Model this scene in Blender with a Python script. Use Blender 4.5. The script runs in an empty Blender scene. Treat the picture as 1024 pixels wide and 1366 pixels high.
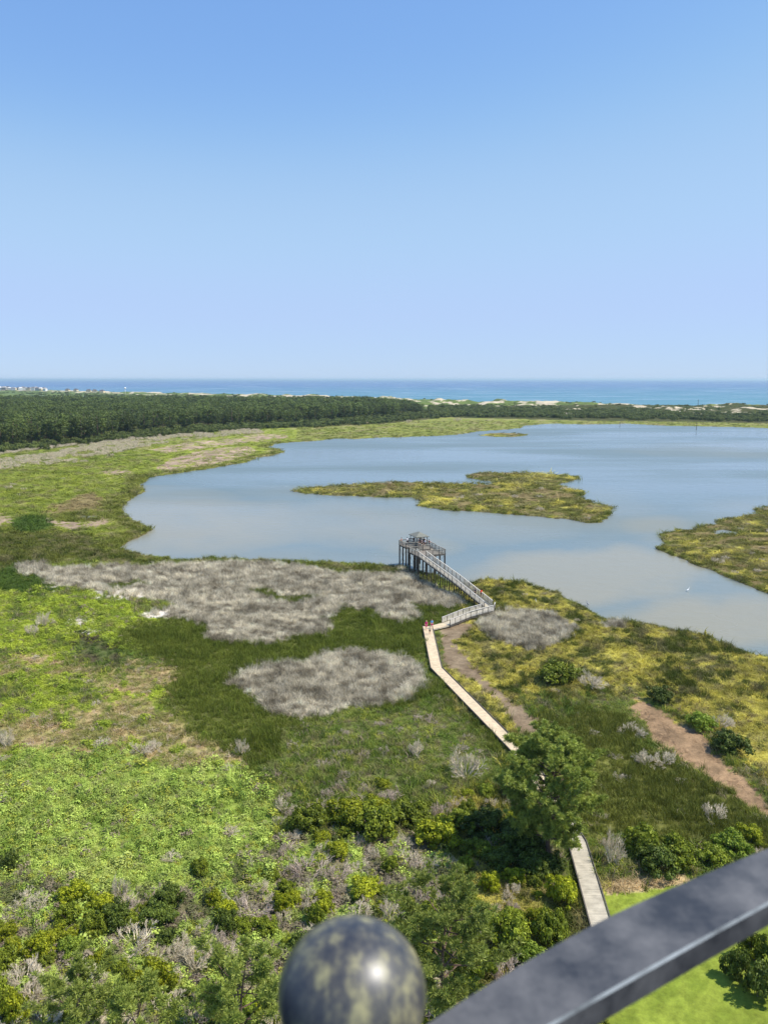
import bpy, math, random
import numpy as np
from mathutils import Vector, Matrix
R = math.radians
random.seed(7); rng = np.random.default_rng(11)
scene = bpy.context.scene
COL = scene.collection

# ------------------------------------------------------------------ camera
PITCH = math.atan(177/1026.)
SP, CP, FL = math.sin(PITCH), math.cos(PITCH), 1026.
EYE = 45.0
cam = bpy.data.cameras.new('camera'); camo = bpy.data.objects.new('camera', cam); COL.objects.link(camo)
cam.sensor_fit = 'VERTICAL'; cam.sensor_height = 24.0; cam.lens = 24.0*FL/1366.
cam.clip_start = 0.05; cam.clip_end = 120000
camo.location = (0, 0, EYE); camo.rotation_euler = (R(90)-PITCH, 0, 0)
cam.dof.use_dof = True; cam.dof.focus_distance = 150.0; cam.dof.aperture_fstop = cam.lens/3.4
scene.camera = camo

# ------------------------------------------------------------------ sky and sun
SUN_EL, SUN_AZ = 56.0, 96.0        # azimuth clockwise from +Y (the view direction)
w = bpy.data.worlds.new('World'); scene.world = w; w.use_nodes = True
nt = w.node_tree; nt.nodes.clear()
out = nt.nodes.new('ShaderNodeOutputWorld'); bg = nt.nodes.new('ShaderNodeBackground')
sky = nt.nodes.new('ShaderNodeTexSky'); sky.sky_type = 'NISHITA'; sky.sun_disc = False
sky.sun_elevation = R(SUN_EL); sky.sun_rotation = R(SUN_AZ)
sky.altitude = 50; sky.air_density = 1.0; sky.dust_density = 0.0; sky.ozone_density = 4.5
bg.inputs[1].default_value = 0.15
gam = nt.nodes.new('ShaderNodeGamma'); gam.inputs['Gamma'].default_value = .6      # softer contrast between zenith and horizon
tin = nt.nodes.new('ShaderNodeVectorMath'); tin.operation = 'MULTIPLY'; tin.inputs[1].default_value = (.93, 1.25, 1.80)
nt.links.new(sky.outputs[0], gam.inputs['Color']); nt.links.new(gam.outputs[0], tin.inputs[0]); 
cv_s = nt.nodes.new('ShaderNodeRGBCurve')          # hazier, paler summer sky: lifts red and green towards the horizon
for ch, pts_ in ((0, ((.177, .215), (.255, .405), (.48, .50))), (1, ((.337, .415), (.462, .605), (.631, .64))), (2, ((.708, .81), (.871, .885)))):
    cc = cv_s.mapping.curves[ch]
    for p_ in pts_: cc.points.new(*p_)
    cc.points[-1].location = (1, (.8, .9, .95)[ch])
cv_s.mapping.update()
s1_ = nt.nodes.new('ShaderNodeVectorMath'); s1_.operation = 'SCALE'; s1_.inputs['Scale'].default_value = .1725
s2_ = nt.nodes.new('ShaderNodeVectorMath'); s2_.operation = 'SCALE'; s2_.inputs['Scale'].default_value = 1/.1725
nt.links.new(tin.outputs[0], s1_.inputs[0]); nt.links.new(s1_.outputs[0], cv_s.inputs['Color']); nt.links.new(cv_s.outputs[0], s2_.inputs[0]); nt.links.new(s2_.outputs[0], bg.inputs[0])
nt.links.new(bg.outputs[0], out.inputs[0])
sl = bpy.data.lights.new('sun', 'SUN'); sl.energy = 4.8; sl.angle = R(0.53); sl.color = (1.0, 0.955, 0.88)
so = bpy.data.objects.new('sun', sl); COL.objects.link(so)
sd = Vector((math.sin(R(SUN_AZ))*math.cos(R(SUN_EL)), math.cos(R(SUN_AZ))*math.cos(R(SUN_EL)), math.sin(R(SUN_EL))))
so.rotation_euler = sd.to_track_quat('Z', 'Y').to_euler(); so.location = (60, -20, 120)
scene.view_settings.view_transform = 'Standard'; scene.view_settings.look = 'None'
scene.view_settings.exposure = 0.24; scene.view_settings.gamma = 1.0

# ------------------------------------------------------------------ image pixel coordinates to ground
def g(u, v, z=0.0):
    """image pixel (u, v) -> position on the level plane at height z"""
    a = (u-512)/FL; b = -(v-683)/FL
    t = (z-EYE)/(-SP+b*CP)
    return (a*t, (CP+b*SP)*t)
def proj(x, y, z=0.0):
    zz = z-EYE; d = y*CP-zz*SP; up = y*SP+zz*CP
    return 512+FL*x/d, 683-FL*up/d
def P(pts, z=0.0): return np.array([g(u, v, z) for u, v in pts])

def _h(ix, iy, s):
    n = (ix.astype(np.int64)*374761393+iy.astype(np.int64)*668265263+s*1442695041) & 0xffffffff
    n = ((n ^ (n >> 13))*1274126177) & 0xffffffff
    return ((n ^ (n >> 16)) & 0xffff)/65535.0
def vn(x, y, s=0):
    ix = np.floor(x); iy = np.floor(y); fx = x-ix; fy = y-iy
    fx = fx*fx*(3-2*fx); fy = fy*fy*(3-2*fy); ix = ix.astype(int); iy = iy.astype(int)
    return (_h(ix, iy, s)*(1-fx)+_h(ix+1, iy, s)*fx)*(1-fy)+(_h(ix, iy+1, s)*(1-fx)+_h(ix+1, iy+1, s)*fx)*fy
def fbm(x, y, s=0, o=4):
    r = 0; a = .5; t = 0
    for i in range(o):
        r = r+a*vn(x, y, s+i*17); t += a; a *= .5; x = x*2.03+5.1; y = y*2.03+3.7
    return r/t
def inside(px, py, poly):
    poly = np.asarray(poly, float); c = np.zeros(px.shape, bool); j = len(poly)-1
    for i in range(len(poly)):
        xi, yi = poly[i]; xj, yj = poly[j]
        if yi != yj:
            c ^= ((yi > py) != (yj > py)) & (px < (xj-xi)*(py-yi)/(yj-yi)+xi)
        j = i
    return c
def pdist(px, py, poly):
    d2 = np.full(px.shape, 1e18); j = len(poly)-1
    for i in range(len(poly)):
        ax, ay = poly[j]; bx, by = poly[i]; vx, vy = bx-ax, by-ay
        t = np.clip(((px-ax)*vx+(py-ay)*vy)/(vx*vx+vy*vy+1e-9), 0, 1)
        d2 = np.minimum(d2, (px-ax-t*vx)**2+(py-ay-t*vy)**2); j = i
    return np.sqrt(d2)

POND = [(1400,573),(1024,571.3),(975,569.6),(886,568),(838,565.2),(783,565.9),(735,565),(698,568),(694,571),(674,573.3),(639,575.4),(614,579.5),(583,581.6),(535,583),(501,584),(473,585.7),(450,585),(422,588.4),(391,589.8),(369,591.8),(359,596),(380,602),(364,608),(343,610.5),(328,617),(307,620),(273,626.7),(239,631),(198,637),(196,642),(186,648),(193,655.8),(177,664),(162,676),(166,688),(184,696.8),(204,706),(191,714),(167,725.8),(162,731),(175,737),(187,740),(222,744.6),(249,748),(300,745),(338,747.6),(397,750),(461,752),(520,756),(540,757.5),(553,761.5),(573,766),(596,776),(616,782),(628,779),(637,774),(668,775),(703,779),(742,792),(771,804),(803,827),(848,831),(906,844),(942,850),(972,863.6),(1000,873),(1024,876.5),(1100,900),(1400,930)]
ISLE1 = [(391,655.4),(398,652),(439,649),(467,647),(494,645.5),(528,643.8),(569,644.5),(603,645.5),(650,646.8),(659,643),(635,640),(620.5,637),(624,632.9),(658,630.8),(680,630.8),(725,631.8),(771,636.3),(771,640),(744,646.5),(758,652),(782,656.8),(782,660),(771,662.6),(797,672.8),(816,677),(814,688),(800,697),(783,698.5),(756,693),(715,689),(674,686.5),(638,683),(590,680.7),(552,675),(562,669.4),(549,664),(501,663),(443,661),(398,658)]
ISLE2 = [(641,580.8),(650,578.6),(672,577.6),(705,579.5),(695,582.3),(665,583.2)]
ISLE3 = [(1400,650),(1024,676),(1005,681),(1010,685.5),(975,692),(951,696),(954,700),(932,702),(927,708.7),(900,707.7),(875.6,714),(887.6,726),(874,731),(886,737),(915,749),(945.6,760),(975,773),(1003,784),(1024,792),(1100,815),(1400,850)]
PUDS = [[(103,690),(112,688),(128,688.5),(133,690),(120,692),(106,692)], [(950,709),(963,706.5),(985,710.5),(982,714),(962,713.5),(952,712)], [(661,812),(667,809),(668,813),(663,817)],
        [(40,528.3),(62,527.6),(64,529.4),(40,530.4)], [(84,528.6),(120,529),(124,530.8),(84,530)], [(-60,531),(0,530.2),(20,531),(-20,533)]]
COAST = [(-600,512),(-300,514.5),(0,519.5),(75,521),(150,523),(300,526.8),(450,530),(580,534.5),(700,538.5),(850,541),(1024,543.5),(1300,546),(1700,548)]
pond_w, i1_w, i2_w, i3_w = P(POND), P(ISLE1), P(ISLE2), P(ISLE3)
pud_w = [P(q) for q in PUDS]; coast_w = P(COAST)
def coast_y(x):
    # coastline as radial limit: returns depth y along the bearing
    return np.interp(x, [g(u, v)[0]/g(u, v)[1] for u, v in COAST], [p[1] for p in coast_w])
def land_sd(x, y):
    """signed metres from the water's edge, positive on land"""
    wob = (fbm(x/3.1, y/3.1, 5, 3)-.5)*2.4*np.clip(y/200, .6, 3)
    d = pdist(x, y, pond_w)*np.where(inside(x, y, pond_w), -1, 1)
    for isl in (i1_w, i2_w, i3_w):
        d = np.maximum(d, pdist(x, y, isl)*np.where(inside(x, y, isl), 1, -1))
    d = d+wob
    for q in pud_w: d = np.minimum(d, pdist(x, y, q)*np.where(inside(x, y, q), -1, 1))
    return d

# ------------------------------------------------------------------ land cover
A1 = [(25,757),(58,754),(73,763),(97,758),(126,764),(152,758),(205,758),(246,755),(287,753),(338,754),(377,756),(421,759),(444,767),(467,766.6),(503,768),(544,772),(566,779),(588,788),(610,800),(622,806),(617,809),(594,813),(549,811),(563,829),(535,833),(508,827),(502,815),(479,818),(456,809),(453,821),(435,827),(448,837),(441,847),(412,852),(377,859),(353,865),(309,859),(280,859),(272,854),(278,844),(252,830),(223,826),(187,824),(205,816),(240,813),(228,803),(187,801),(150,796),(117,788),(76,786),(53,774),(29,766)]
SLOT = [(324,787),(347,797),(394,807),(432,801),(382,798),(353,788)]
SLOT2 = [(123,783),(187,779.5),(205,783),(150,788)]
A2 = [(297,917),(309,906),(350,893),(374,890),(409,889),(426,877),(456,873),(497,875),(535,881),(561,894),(570,912),(549,935),(514,945),(473,945),(432,961),(397,961),(359,955),(338,935),(324,923)]
A3 = [(637,833),(657,823),(692,819),(730,820),(765,839),(762,851),(742,864),(718,871),(686,867),(660,857),(646,846)]
A4 = [(803,838),(812,832),(828,832),(834,840),(815,842)]
A5 = [(538,763),(546,760),(555,763),(553,767),(541,767)]
MUD1 = [(586,836),(632,833),(627,845),(604,860),(627,886),(660,924),(692,947),(724,968),(706,988),(689,977),(671,947),(630,912),(600,892),(589,877)]
MUD2 = [(848,933),(866,943),(901,963),(937,983),(957,1014),(993,1044),(1030,1085),(1060,1110),(1000,1085),(952,1047),(916,1024),(876,996),(860,968),(838,949)]
LAWN = [(806,1197),(830,1196),(860,1193),(890,1187),(930,1180),(1100,1150),(1300,1300),(1100,1500),(700,1500),(780,1300),(800,1245)]
STRAW = [(815,1180),(835,1176),(870,1178),(905,1168),(925,1178),(880,1190),(830,1197),(806,1199)]
PONDSIDE = [(0,712),(110,712),(160,728),(190,742),(250,750),(400,752),(553,763),(575,776),(600,786),(625,800),(625,790),(440,765),(300,752),(60,752),(25,758),(60,790),(-200,795),(-200,712)]
DARK = [(-200,760),(25,757),(70,786),(60,796),(-200,792)]
RUSH = [(165,842),(225,826),(300,840),(430,800),(620,805),(636,812),(590,832),(566,843),(568,890),(590,925),(640,975),(700,1020),(690,1050),(600,1065),(560,1030),(480,985),(425,952),(395,975),(345,1020),(330,1028),(300,1000),(268,990),(238,965),(222,930),(232,900),(200,880),(175,862)]
RUSH2 = [(700,985),(720,965),(760,950),(835,955),(870,1000),(950,1050),(1024,1100),(1200,1180),(1200,1200),(880,1120),(790,1120),(760,1060)]
LIME1 = [(-200,795),(60,792),(120,790),(190,806),(185,822),(215,830),(168,845),(190,870),(110,880),(60,900),(-200,915)]
BLACK = [(95,858),(130,848),(172,868),(190,885),(150,897),(110,880)]
TAN1 = [(-200,905),(20,885),(80,872),(110,890),(150,905),(175,892),(240,888),(235,905),(215,935),(240,965),(270,995),(320,1010),(330,1035),(200,1020),(120,1010),(-200,1015)]
LIME2 = [(-200,905),(0,905),(70,900),(130,915),(150,935),(80,945),(40,965),(-200,960)]
HERB = [(-200,1015),(60,1008),(150,1004),(230,1025),(330,1030),(372,1080),(360,1125),(330,1150),(290,1180),(150,1188),(60,1175),(30,1165),(-200,1160)]
MIXG = [(330,1028),(400,975),(430,962),(560,940),(580,925),(690,1045),(600,1068),(440,1075),(372,1080)]
YEL = [(600,900),(590,870),(640,845),(626,800),(640,778),(700,783),(742,796),(771,808),(803,832),(848,835),(906,848),(972,868),(1024,882),(1300,940),(1300,1140),(1060,1090),(1024,1060),(950,1000),(900,950),(830,930),(760,940),(700,940),(660,915)]
PINK = [([(58,693),(75,688),(118,687),(145,690),(150,698),(130,706),(95,708),(70,701)],), ([(-200,690),(0,686),(22,693),(20,700),(0,706),(-200,706)],),
        ([(128,632),(150,627),(172,627),(180,632),(150,636)],), ([(210,625),(230,612),(280,600),(330,596),(345,602),(300,618),(260,624),(225,630)],), ([(200,600),(255,590),(350,583),(352,588),(280,598),(220,606)],), ([(325,583),(342,580),(380,580),(384,584),(345,588)],)]
BROWN = [(72,672),(120,658),(140,665),(145,685),(90,686),(60,684)]
GREYBAND = [(-300,606),(0,604),(60,598),(150,588),(215,580),(250,577),(345,572),(350,579),(240,588),(195,598),(150,615),(80,620),(0,628),(-300,640)]
DKG = [(20,695),(45,688),(70,690),(72,702),(55,712),(18,712)]
FOREST = [(-400,612),(0,606),(60,600),(150,590),(250,579),(350,572.5),(440,569),(520,565),(575,558.5),(600,557),(700,559.5),(800,562),(900,563),(1024,565.5),(1400,572),(1400,548),(1024,546),(850,543.5),(700,541),(600,540),(575,540),(500,538),(300,536),(150,534.5),(0,534),(-400,533)]
def lin(c, k=1.0):
    c = np.asarray(c, float)/255.
    return np.where(c <= .04045, c/12.92, ((c+.055)/1.055)**2.4)*k
# name: (colour a, colour b, tuft kind, height m, density factor)
CL = {
 'marsh':   ((128,140,62), (98,116,48), 'grass', .55, 1.0),
 'pondside':((104,112,48), (78,92,32), 'grass', .8, 1.0),
 'rush':    ((80,94,34), (96,108,44), 'reed', .95, 1.1),
 'rush2':   ((112,120,56), (92,102,44), 'reed', .9, 1.0),
 'dark':    ((70,92,34), (60,84,28), 'grass', .7, 1.0),
 'lime':    ((158,176,58), (118,140,48), 'leaf', .55, 1.0),
 'limef':   ((144,158,62), (118,134,58), 'grass', .5, 1.0),
 'black':   ((66,62,46), (78,100,44), 'leaf', .35, .3),
 'tan':     ((172,156,128), (134,136,84), 'grass', .45, 1.0),
 'herb':    ((166,188,98), (122,148,66), 'leaf', .6, 1.0),
 'mixg':    ((116,134,62), (92,116,48), 'grass', .75, 1.0),
 'yel':     ((172,168,86), (128,126,60), 'grass', .55, 1.0),
 'mud':     ((156,136,108), (130,110,86), 'none', .1, 0),
 'mud2':    ((176,144,108), (146,120,90), 'debris', .25, .35),
 'dead':    ((232,221,194), (138,127,104), 'reed', 1.65, 1.3),
 'lawn':    ((154,174,72), (130,152,58), 'none', .06, 0),
 'straw':   ((196,172,128), (166,144,104), 'grass', .5, 1.0),
 'brush':   ((158,142,120), (104,112,58), 'debris', .45, .8),
 'pink':    ((196,168,144), (156,136,110), 'debris', .3, .3),
 'brown':   ((124,112,84), (138,128,96), 'grass', .3, .6),
 'forest':  ((70,80,44), (84,84,52), 'none', .3, 0),
 'fringe':  ((132,140,74), (108,120,58), 'grass', .7, 1.0),
 'isle':    ((122,124,64), (96,102,46), 'grass', .6, 1.0),
 'far':     ((112,132,72), (92,112,62), 'none', .3, 0),
 'sand':    ((234,216,182), (206,190,158), 'none', 0, 0),
 'rim':     ((108,116,50), (84,94,38), 'grass', .8, 1.1),
 'white':   ((226,218,204), (190,180,160), 'debris', .4, 1.3),
}
NAMES = list(CL); NID = {n: i for i, n in enumerate(NAMES)}
def veg_tone(c, k):
    c = lin(c); lum = c @ np.array([.3, .6, .1]); c = c*.96+lum*.04; c = c*np.array([1.09, 1.0, .72]); return c*k
TONE = dict(rush2=1.25, lawn=.66, rush=1.45, dark=1.35, marsh=1.15, pondside=.98, mixg=1.2, yel=1.45, limef=.95, herb=1.12, lime=1.08, dead=1.0, sand=.72, white=1.1, rim=1.3, mud=.8, mud2=.8, pink=.85, brown=.95, far=.8, forest=.8)
DRY = ('dead', 'sand', 'mud', 'mud2', 'pink', 'straw', 'white', 'brush')
tone = lambda n, q: lin(CL[n][q])*TONE.get(n, 1) if n in DRY else veg_tone(CL[n][q], TONE.get(n, 1))
CA = np.array([tone(n, 0) for n in NAMES]); CB = np.array([tone(n, 1) for n in NAMES])
WHITE = [(150,788),(187,786),(190,800),(165,804),(128,798),(120,790)], [(88,828),(118,824),(125,834),(96,838)], [(52,776),(76,786),(70,792),(60,784)], [(180,822),(205,815),(240,815),(222,827),(196,827)], [(112,842),(132,848),(120,850)]
def cover(x, y, sd=None, jit=0):
    u, v = proj(x, y)
    lx = x/np.maximum(y, 20)*22; ly = np.log(np.maximum(y, 20))*16
    n1 = fbm(lx*1.3, ly*1.3, 21)-.5; n2 = fbm(lx*1.3, ly*1.3, 33)-.5
    m1 = fbm(lx*6, ly*6, 41, 3)-.5; m2 = fbm(lx*6, ly*6, 53, 3)-.5
    sc = np.clip((v-540)/300, .12, 1.2)
    uu = u+(n1*50+m1*22)*np.clip(sc, .4, 1); vv = v+(n2*26+m2*12)*sc
    if jit:
        js = np.clip((v-540)/300, .1, 1); uu = uu+rng.normal(0, 9, x.shape)*js; vv = vv+rng.normal(0, 5, x.shape)*js
    m3 = fbm(lx*16, ly*16, 57, 2)-.5; us = u+(n1*14+m1*18+m3*12)*np.clip(sc, .4, 1); vs = v+(n2*7+m2*8+m3*4)*sc
    if jit: us = us+rng.normal(0, 2.2, x.shape)*np.clip(js, .3, 1); vs = vs+rng.normal(0, 1.0, x.shape)*np.clip(js, .3, 1)
    c = np.full(x.shape, NID['marsh'])
    bl = fbm(lx*.9, ly*.9, 71)
    def put(poly, n, soft=True, keep=None):
        m = inside(uu, vv, poly) if soft else inside(us, vs, poly)
        if keep is not None: m &= keep
        c[m] = NID[n]
    c[(v < 725) & (u < 420)] = NID['limef']; c[(v < 596) & (u > 395)] = NID['fringe']
    c[(v > 1120)] = NID['brush']
    c[(v > 790) & (v < 1120) & (u < 600)] = NID['mixg']
    c[(v > 600) & (u > 600)] = NID['yel']
    c[(v > 900) & (v < 1180) & (u > 690)] = NID['mixg']
    big = fbm(lx*2.2, ly*2.2, 91, 4)
    c[(c == NID['brush']) & (big > .50)] = NID['herb']
    put(PONDSIDE, 'pondside'); put(DARK, 'dark')
    put(LIME1, 'lime'); put(TAN1, 'tan'); put(LIME2, 'lime'); put(HERB, 'herb')
    mm = (c == NID['tan']) & (big > .64); c[mm] = NID['lime']
    mm = (c == NID['lime']) & (big < .36); c[mm] = NID['mixg']
    put(RUSH, 'rush'); put(RUSH2, 'rush2'); put(MIXG, 'mixg'); put(YEL, 'yel')
    fine = .5*fbm(lx*7, ly*7, 95, 3)+.5*fbm(x/2.6, y/2.6, 97, 2)
    mm = (c == NID['yel']) & (fine+.35*(big-.5) < .45); c[mm] = NID['pondside']
    put(BLACK, 'black'); put(BROWN, 'brown'); put(DKG, 'dark', False)
    rag = fbm(lx*9, ly*14, 99, 3)
    for (p,) in PINK: put(p, 'pink', False, rag > .42)
    put(GREYBAND, 'marsh', True)
    # islands
    on1 = inside(u, v, ISLE1) | inside(u, v, ISLE3) | inside(u, v, ISLE2)
    c[on1] = NID['isle']; c[on1 & (big+.3*(fbm(lx*5, ly*7, 96, 3)-.5) > .60)] = NID['yel']; c[on1 & (big < .38)] = NID['brown']
    put(A1, 'dead', False); put(SLOT, 'rush', False); put(SLOT2, 'rush', False)
    for a in (A2, A3, A4, A5): put(a, 'dead', False)
    for p in WHITE: put(p, 'white', False, rag > .40)
    put(MUD1, 'mud', False); put(MUD2, 'mud2', False)
    put(STRAW, 'straw', False)
    c[inside(u+(m1*6), v+m2*5, LAWN)] = NID['lawn']
    put(FOREST, 'forest', False)
    far = (v < 541) & (u < 560) | (v < 545) & (u >= 560)
    c[far] = NID['far']
    cd = coast_y(x/np.maximum(y, 20))-y
    c[(cd < 420) & (fbm(x/24, y/40, 61, 4) > .55)] = NID['sand']; c[cd < 25] = NID['sand']
    if sd is not None:
        rimw = np.where(on1, 1.2, 1.2+6*(v < 735)*(u < 400))*(.5+fbm(lx*5, ly*5, 98, 2))
        c[(sd < rimw) & (cd > 420) & (c != NID['rush']) & (c != NID['rush2']) & (c != NID['mud'])] = NID['rim']
    t = .55*fbm(lx*3.2, ly*3.2, 81, 4)+.45*fbm(x/2.3, y/2.3, 83, 3)
    t = np.where(c == NID['dead'], .6*fbm(lx*2.6, ly*8, 85, 4)+.4*fbm(x/1.2, y/1.2, 87, 3), t)
    t = np.clip((t-.5)*3.6+.5, 0, 1)[:, None]
    colr = CA[c]*(1-t)+CB[c]*t
    w3 = np.clip((fbm(lx*4.3+9, ly*4.3, 151, 4)-.52)*4, 0, .75)*np.isin(c, [NID[k] for k in ('marsh', 'limef', 'fringe', 'isle', 'lime', 'mixg', 'yel', 'pondside', 'herb', 'rim')])
    w3 = w3*np.where(np.isin(c, [NID['herb'], NID['lime']]), .45, .9)
    colr = colr*(1-w3[:, None])+lin((150, 138, 96))*.95*w3[:, None]
    return c, colr, cd

# ------------------------------------------------------------------ materials
def mat(name, col=(.5, .5, .5), rough=.8, var=None, spec=.3):
    m = bpy.data.materials.new(name); m.use_nodes = True
    b = m.node_tree.nodes['Principled BSDF']; b.inputs['Base Color'].default_value = (*col, 1)
    b.inputs['Roughness'].default_value = rough; b.inputs['Specular IOR Level'].default_value = spec
    if var:
        n = m.node_tree.nodes; l = m.node_tree.links
        tc = n.new('ShaderNodeTexCoord'); nz = n.new('ShaderNodeTexNoise'); nz.inputs['Scale'].default_value = var[0]; nz.inputs['Detail'].default_value = 5
        rp = n.new('ShaderNodeValToRGB'); k = var[1]
        rp.color_ramp.elements[0].position = .3; rp.color_ramp.elements[1].position = .7
        rp.color_ramp.elements[0].color = (*[c*(1-k) for c in col], 1); rp.color_ramp.elements[1].color = (*[min(1, c*(1+k)) for c in col], 1)
        l.new(tc.outputs['Object'], nz.inputs['Vector']); l.new(nz.outputs['Fac'], rp.inputs[0]); l.new(rp.outputs[0], b.inputs['Base Color'])
    return m
def tuft_mat(name, trans=.3):
    """plant colour carried by each clump, with a little difference from blade to blade"""
    m = bpy.data.materials.new(name); m.use_nodes = True; n = m.node_tree.nodes; l = m.node_tree.links
    b = n['Principled BSDF']; o = n['Material Output']; b.inputs['Roughness'].default_value = .7; b.inputs['Specular IOR Level'].default_value = .15
    a = n.new('ShaderNodeAttribute'); a.attribute_type = 'INSTANCER'; a.attribute_name = 'tcol'
    v = n.new('ShaderNodeAttribute'); v.attribute_type = 'GEOMETRY'; v.attribute_name = 'bvar'
    mx = n.new('ShaderNodeVectorMath'); mx.operation = 'SCALE'; l.new(a.outputs['Color'], mx.inputs[0]); l.new(v.outputs['Fac'], mx.inputs['Scale'])
    l.new(mx.outputs[0], b.inputs['Base Color'])
    tr = n.new('ShaderNodeBsdfTranslucent'); l.new(mx.outputs[0], tr.inputs[0])
    ms = n.new('ShaderNodeMixShader'); ms.inputs[0].default_value = trans
    l.new(b.outputs[0], ms.inputs[1]); l.new(tr.outputs[0], ms.inputs[2]); l.new(ms.outputs[0], o.inputs[0])
    return m
def leaf_mat(name, ca, cb, trans=.3, objvar=.25):
    """leaves: two leaf colours mixed leaf by leaf and bush by bush"""
    m = bpy.data.materials.new(name); m.use_nodes = True; n = m.node_tree.nodes; l = m.node_tree.links
    b = n['Principled BSDF']; o = n['Material Output']; b.inputs['Roughness'].default_value = .55; b.inputs['Specular IOR Level'].default_value = .25
    v = n.new('ShaderNodeAttribute'); v.attribute_type = 'GEOMETRY'; v.attribute_name = 'bvar'
    mx = n.new('ShaderNodeMix'); mx.data_type = 'RGBA'; l.new(v.outputs['Fac'], mx.inputs[0])
    mx.inputs[6].default_value = (*ca, 1); mx.inputs[7].default_value = (*cb, 1)
    oi = n.new('ShaderNodeObjectInfo'); mr = n.new('ShaderNodeMapRange'); mr.inputs[3].default_value = 1-objvar; mr.inputs[4].default_value = 1+objvar
    l.new(oi.outputs['Random'], mr.inputs[0])
    sc = n.new('ShaderNodeVectorMath'); sc.operation = 'SCALE'; l.new(mx.outputs[2], sc.inputs[0]); l.new(mr.outputs[0], sc.inputs['Scale'])
    l.new(sc.outputs[0], b.inputs['Base Color']); tr = n.new('ShaderNodeBsdfTranslucent'); l.new(sc.outputs[0], tr.inputs[0])
    ms = n.new('ShaderNodeMixShader'); ms.inputs[0].default_value = trans
    l.new(b.outputs[0], ms.inputs[1]); l.new(tr.outputs[0], ms.inputs[2]); l.new(ms.outputs[0], o.inputs[0])
    return m

# ------------------------------------------------------------------ object helpers
def tag(o, label=None, cat=None, group=None, kind=None):
    if label: o['label'] = label
    if cat: o['category'] = cat
    if group: o['group'] = group
    if kind: o['kind'] = kind
    return o
def link(name, me, parent=None, m=None):
    o = bpy.data.objects.new(name, me); COL.objects.link(o)
    if m is not None: me.materials.append(m)
    if parent is not None: o.parent = parent
    return o
def empty(name, loc=(0, 0, 0), rz=0):
    o = bpy.data.objects.new(name, None); COL.objects.link(o); o.location = loc; o.rotation_euler = (0, 0, rz)
    o.empty_display_size = .3
    return o
def mesh_np(name, V, F, bvar=None, smooth=False):
    """V (n,3); F (m,k)"""
    V = np.asarray(V, np.float32); F = np.asarray(F, np.int32); k = F.shape[1]
    me = bpy.data.meshes.new(name); me.vertices.add(len(V)); me.vertices.foreach_set('co', V.ravel())
    me.loops.add(F.size); me.loops.foreach_set('vertex_index', F.ravel())
    me.polygons.add(len(F)); me.polygons.foreach_set('loop_start', np.arange(0, F.size, k, dtype=np.int32))
    me.polygons.foreach_set('loop_total', np.full(len(F), k, np.int32))
    if smooth: me.polygons.foreach_set('use_smooth', np.ones(len(F), bool))
    me.update(calc_edges=True)
    if bvar is not None:
        at = me.attributes.new('bvar', 'FLOAT', 'POINT'); at.data.foreach_set('value', np.asarray(bvar, np.float32))
    return me
def copy_tree(o, parent=None):
    c = o.copy(); COL.objects.link(c); c.parent = parent
    for ch in o.children: copy_tree(ch, c)
    return c
class MB:
    def __init__(s): s.v = []; s.f = []
    def beam(s, a, b, w, h, up=(0, 0, 1)):
        a = Vector(a); b = Vector(b); d = (b-a).normalized(); up = Vector(up)
        if abs(d.dot(up)) > .99: up = Vector((0, 1, 0))
        sx = d.cross(up).normalized()*w/2; sz = sx.cross(d).normalized()*h/2
        i = len(s.v)
        for p in (a, b):
            for q in (-sx-sz, sx-sz, sx+sz, -sx+sz): s.v.append(tuple(p+q))
        s.f += [(i, i+1, i+2, i+3), (i+7, i+6, i+5, i+4), (i, i+4, i+5, i+1), (i+1, i+5, i+6, i+2), (i+2, i+6, i+7, i+3), (i+3, i+7, i+4, i)]
        return s
    def tube(s, pts, rad, n=6, cap=True):
        pts = [Vector(p) for p in pts]; rings = []
        for k, p in enumerate(pts):
            d = (pts[min(k+1, len(pts)-1)]-pts[max(k-1, 0)]).normalized()
            up = Vector((0, 0, 1)) if abs(d.z) < .9 else Vector((1, 0, 0))
            a = d.cross(up).normalized(); b = d.cross(a)
            r = rad[k] if hasattr(rad, '__len__') else rad
            rings.append(len(s.v))
            for j in range(n):
                t = 2*math.pi*j/n; s.v.append(tuple(p+(a*math.cos(t)+b*math.sin(t))*r))
        for q0, q1 in zip(rings, rings[1:]):
            for j in range(n): s.f.append((q0+j, q0+(j+1) % n, q1+(j+1) % n, q1+j))
        if cap: s.f.append(tuple(rings[0]+j for j in range(n))[::-1]); s.f.append(tuple(rings[-1]+j for j in range(n)))
        return s
    def lathe(s, prof, n=24, c=(0, 0, 0)):
        i0 = len(s.v)
        for r, z in prof:
            for j in range(n):
                t = 2*math.pi*j/n; s.v.append((c[0]+r*math.cos(t), c[1]+r*math.sin(t), c[2]+z))
        for k in range(len(prof)-1):
            for j in range(n):
                s.f.append((i0+k*n+j, i0+k*n+(j+1) % n, i0+(k+1)*n+(j+1) % n, i0+(k+1)*n+j))
        return s
    def build(s, name, m, parent=None, smooth=False):
        me = bpy.data.meshes.new(name); me.from_pydata(s.v, [], s.f); me.update()
        if smooth:
            for p in me.polygons: p.use_smooth = True
        return link(name, me, parent, m)

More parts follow.
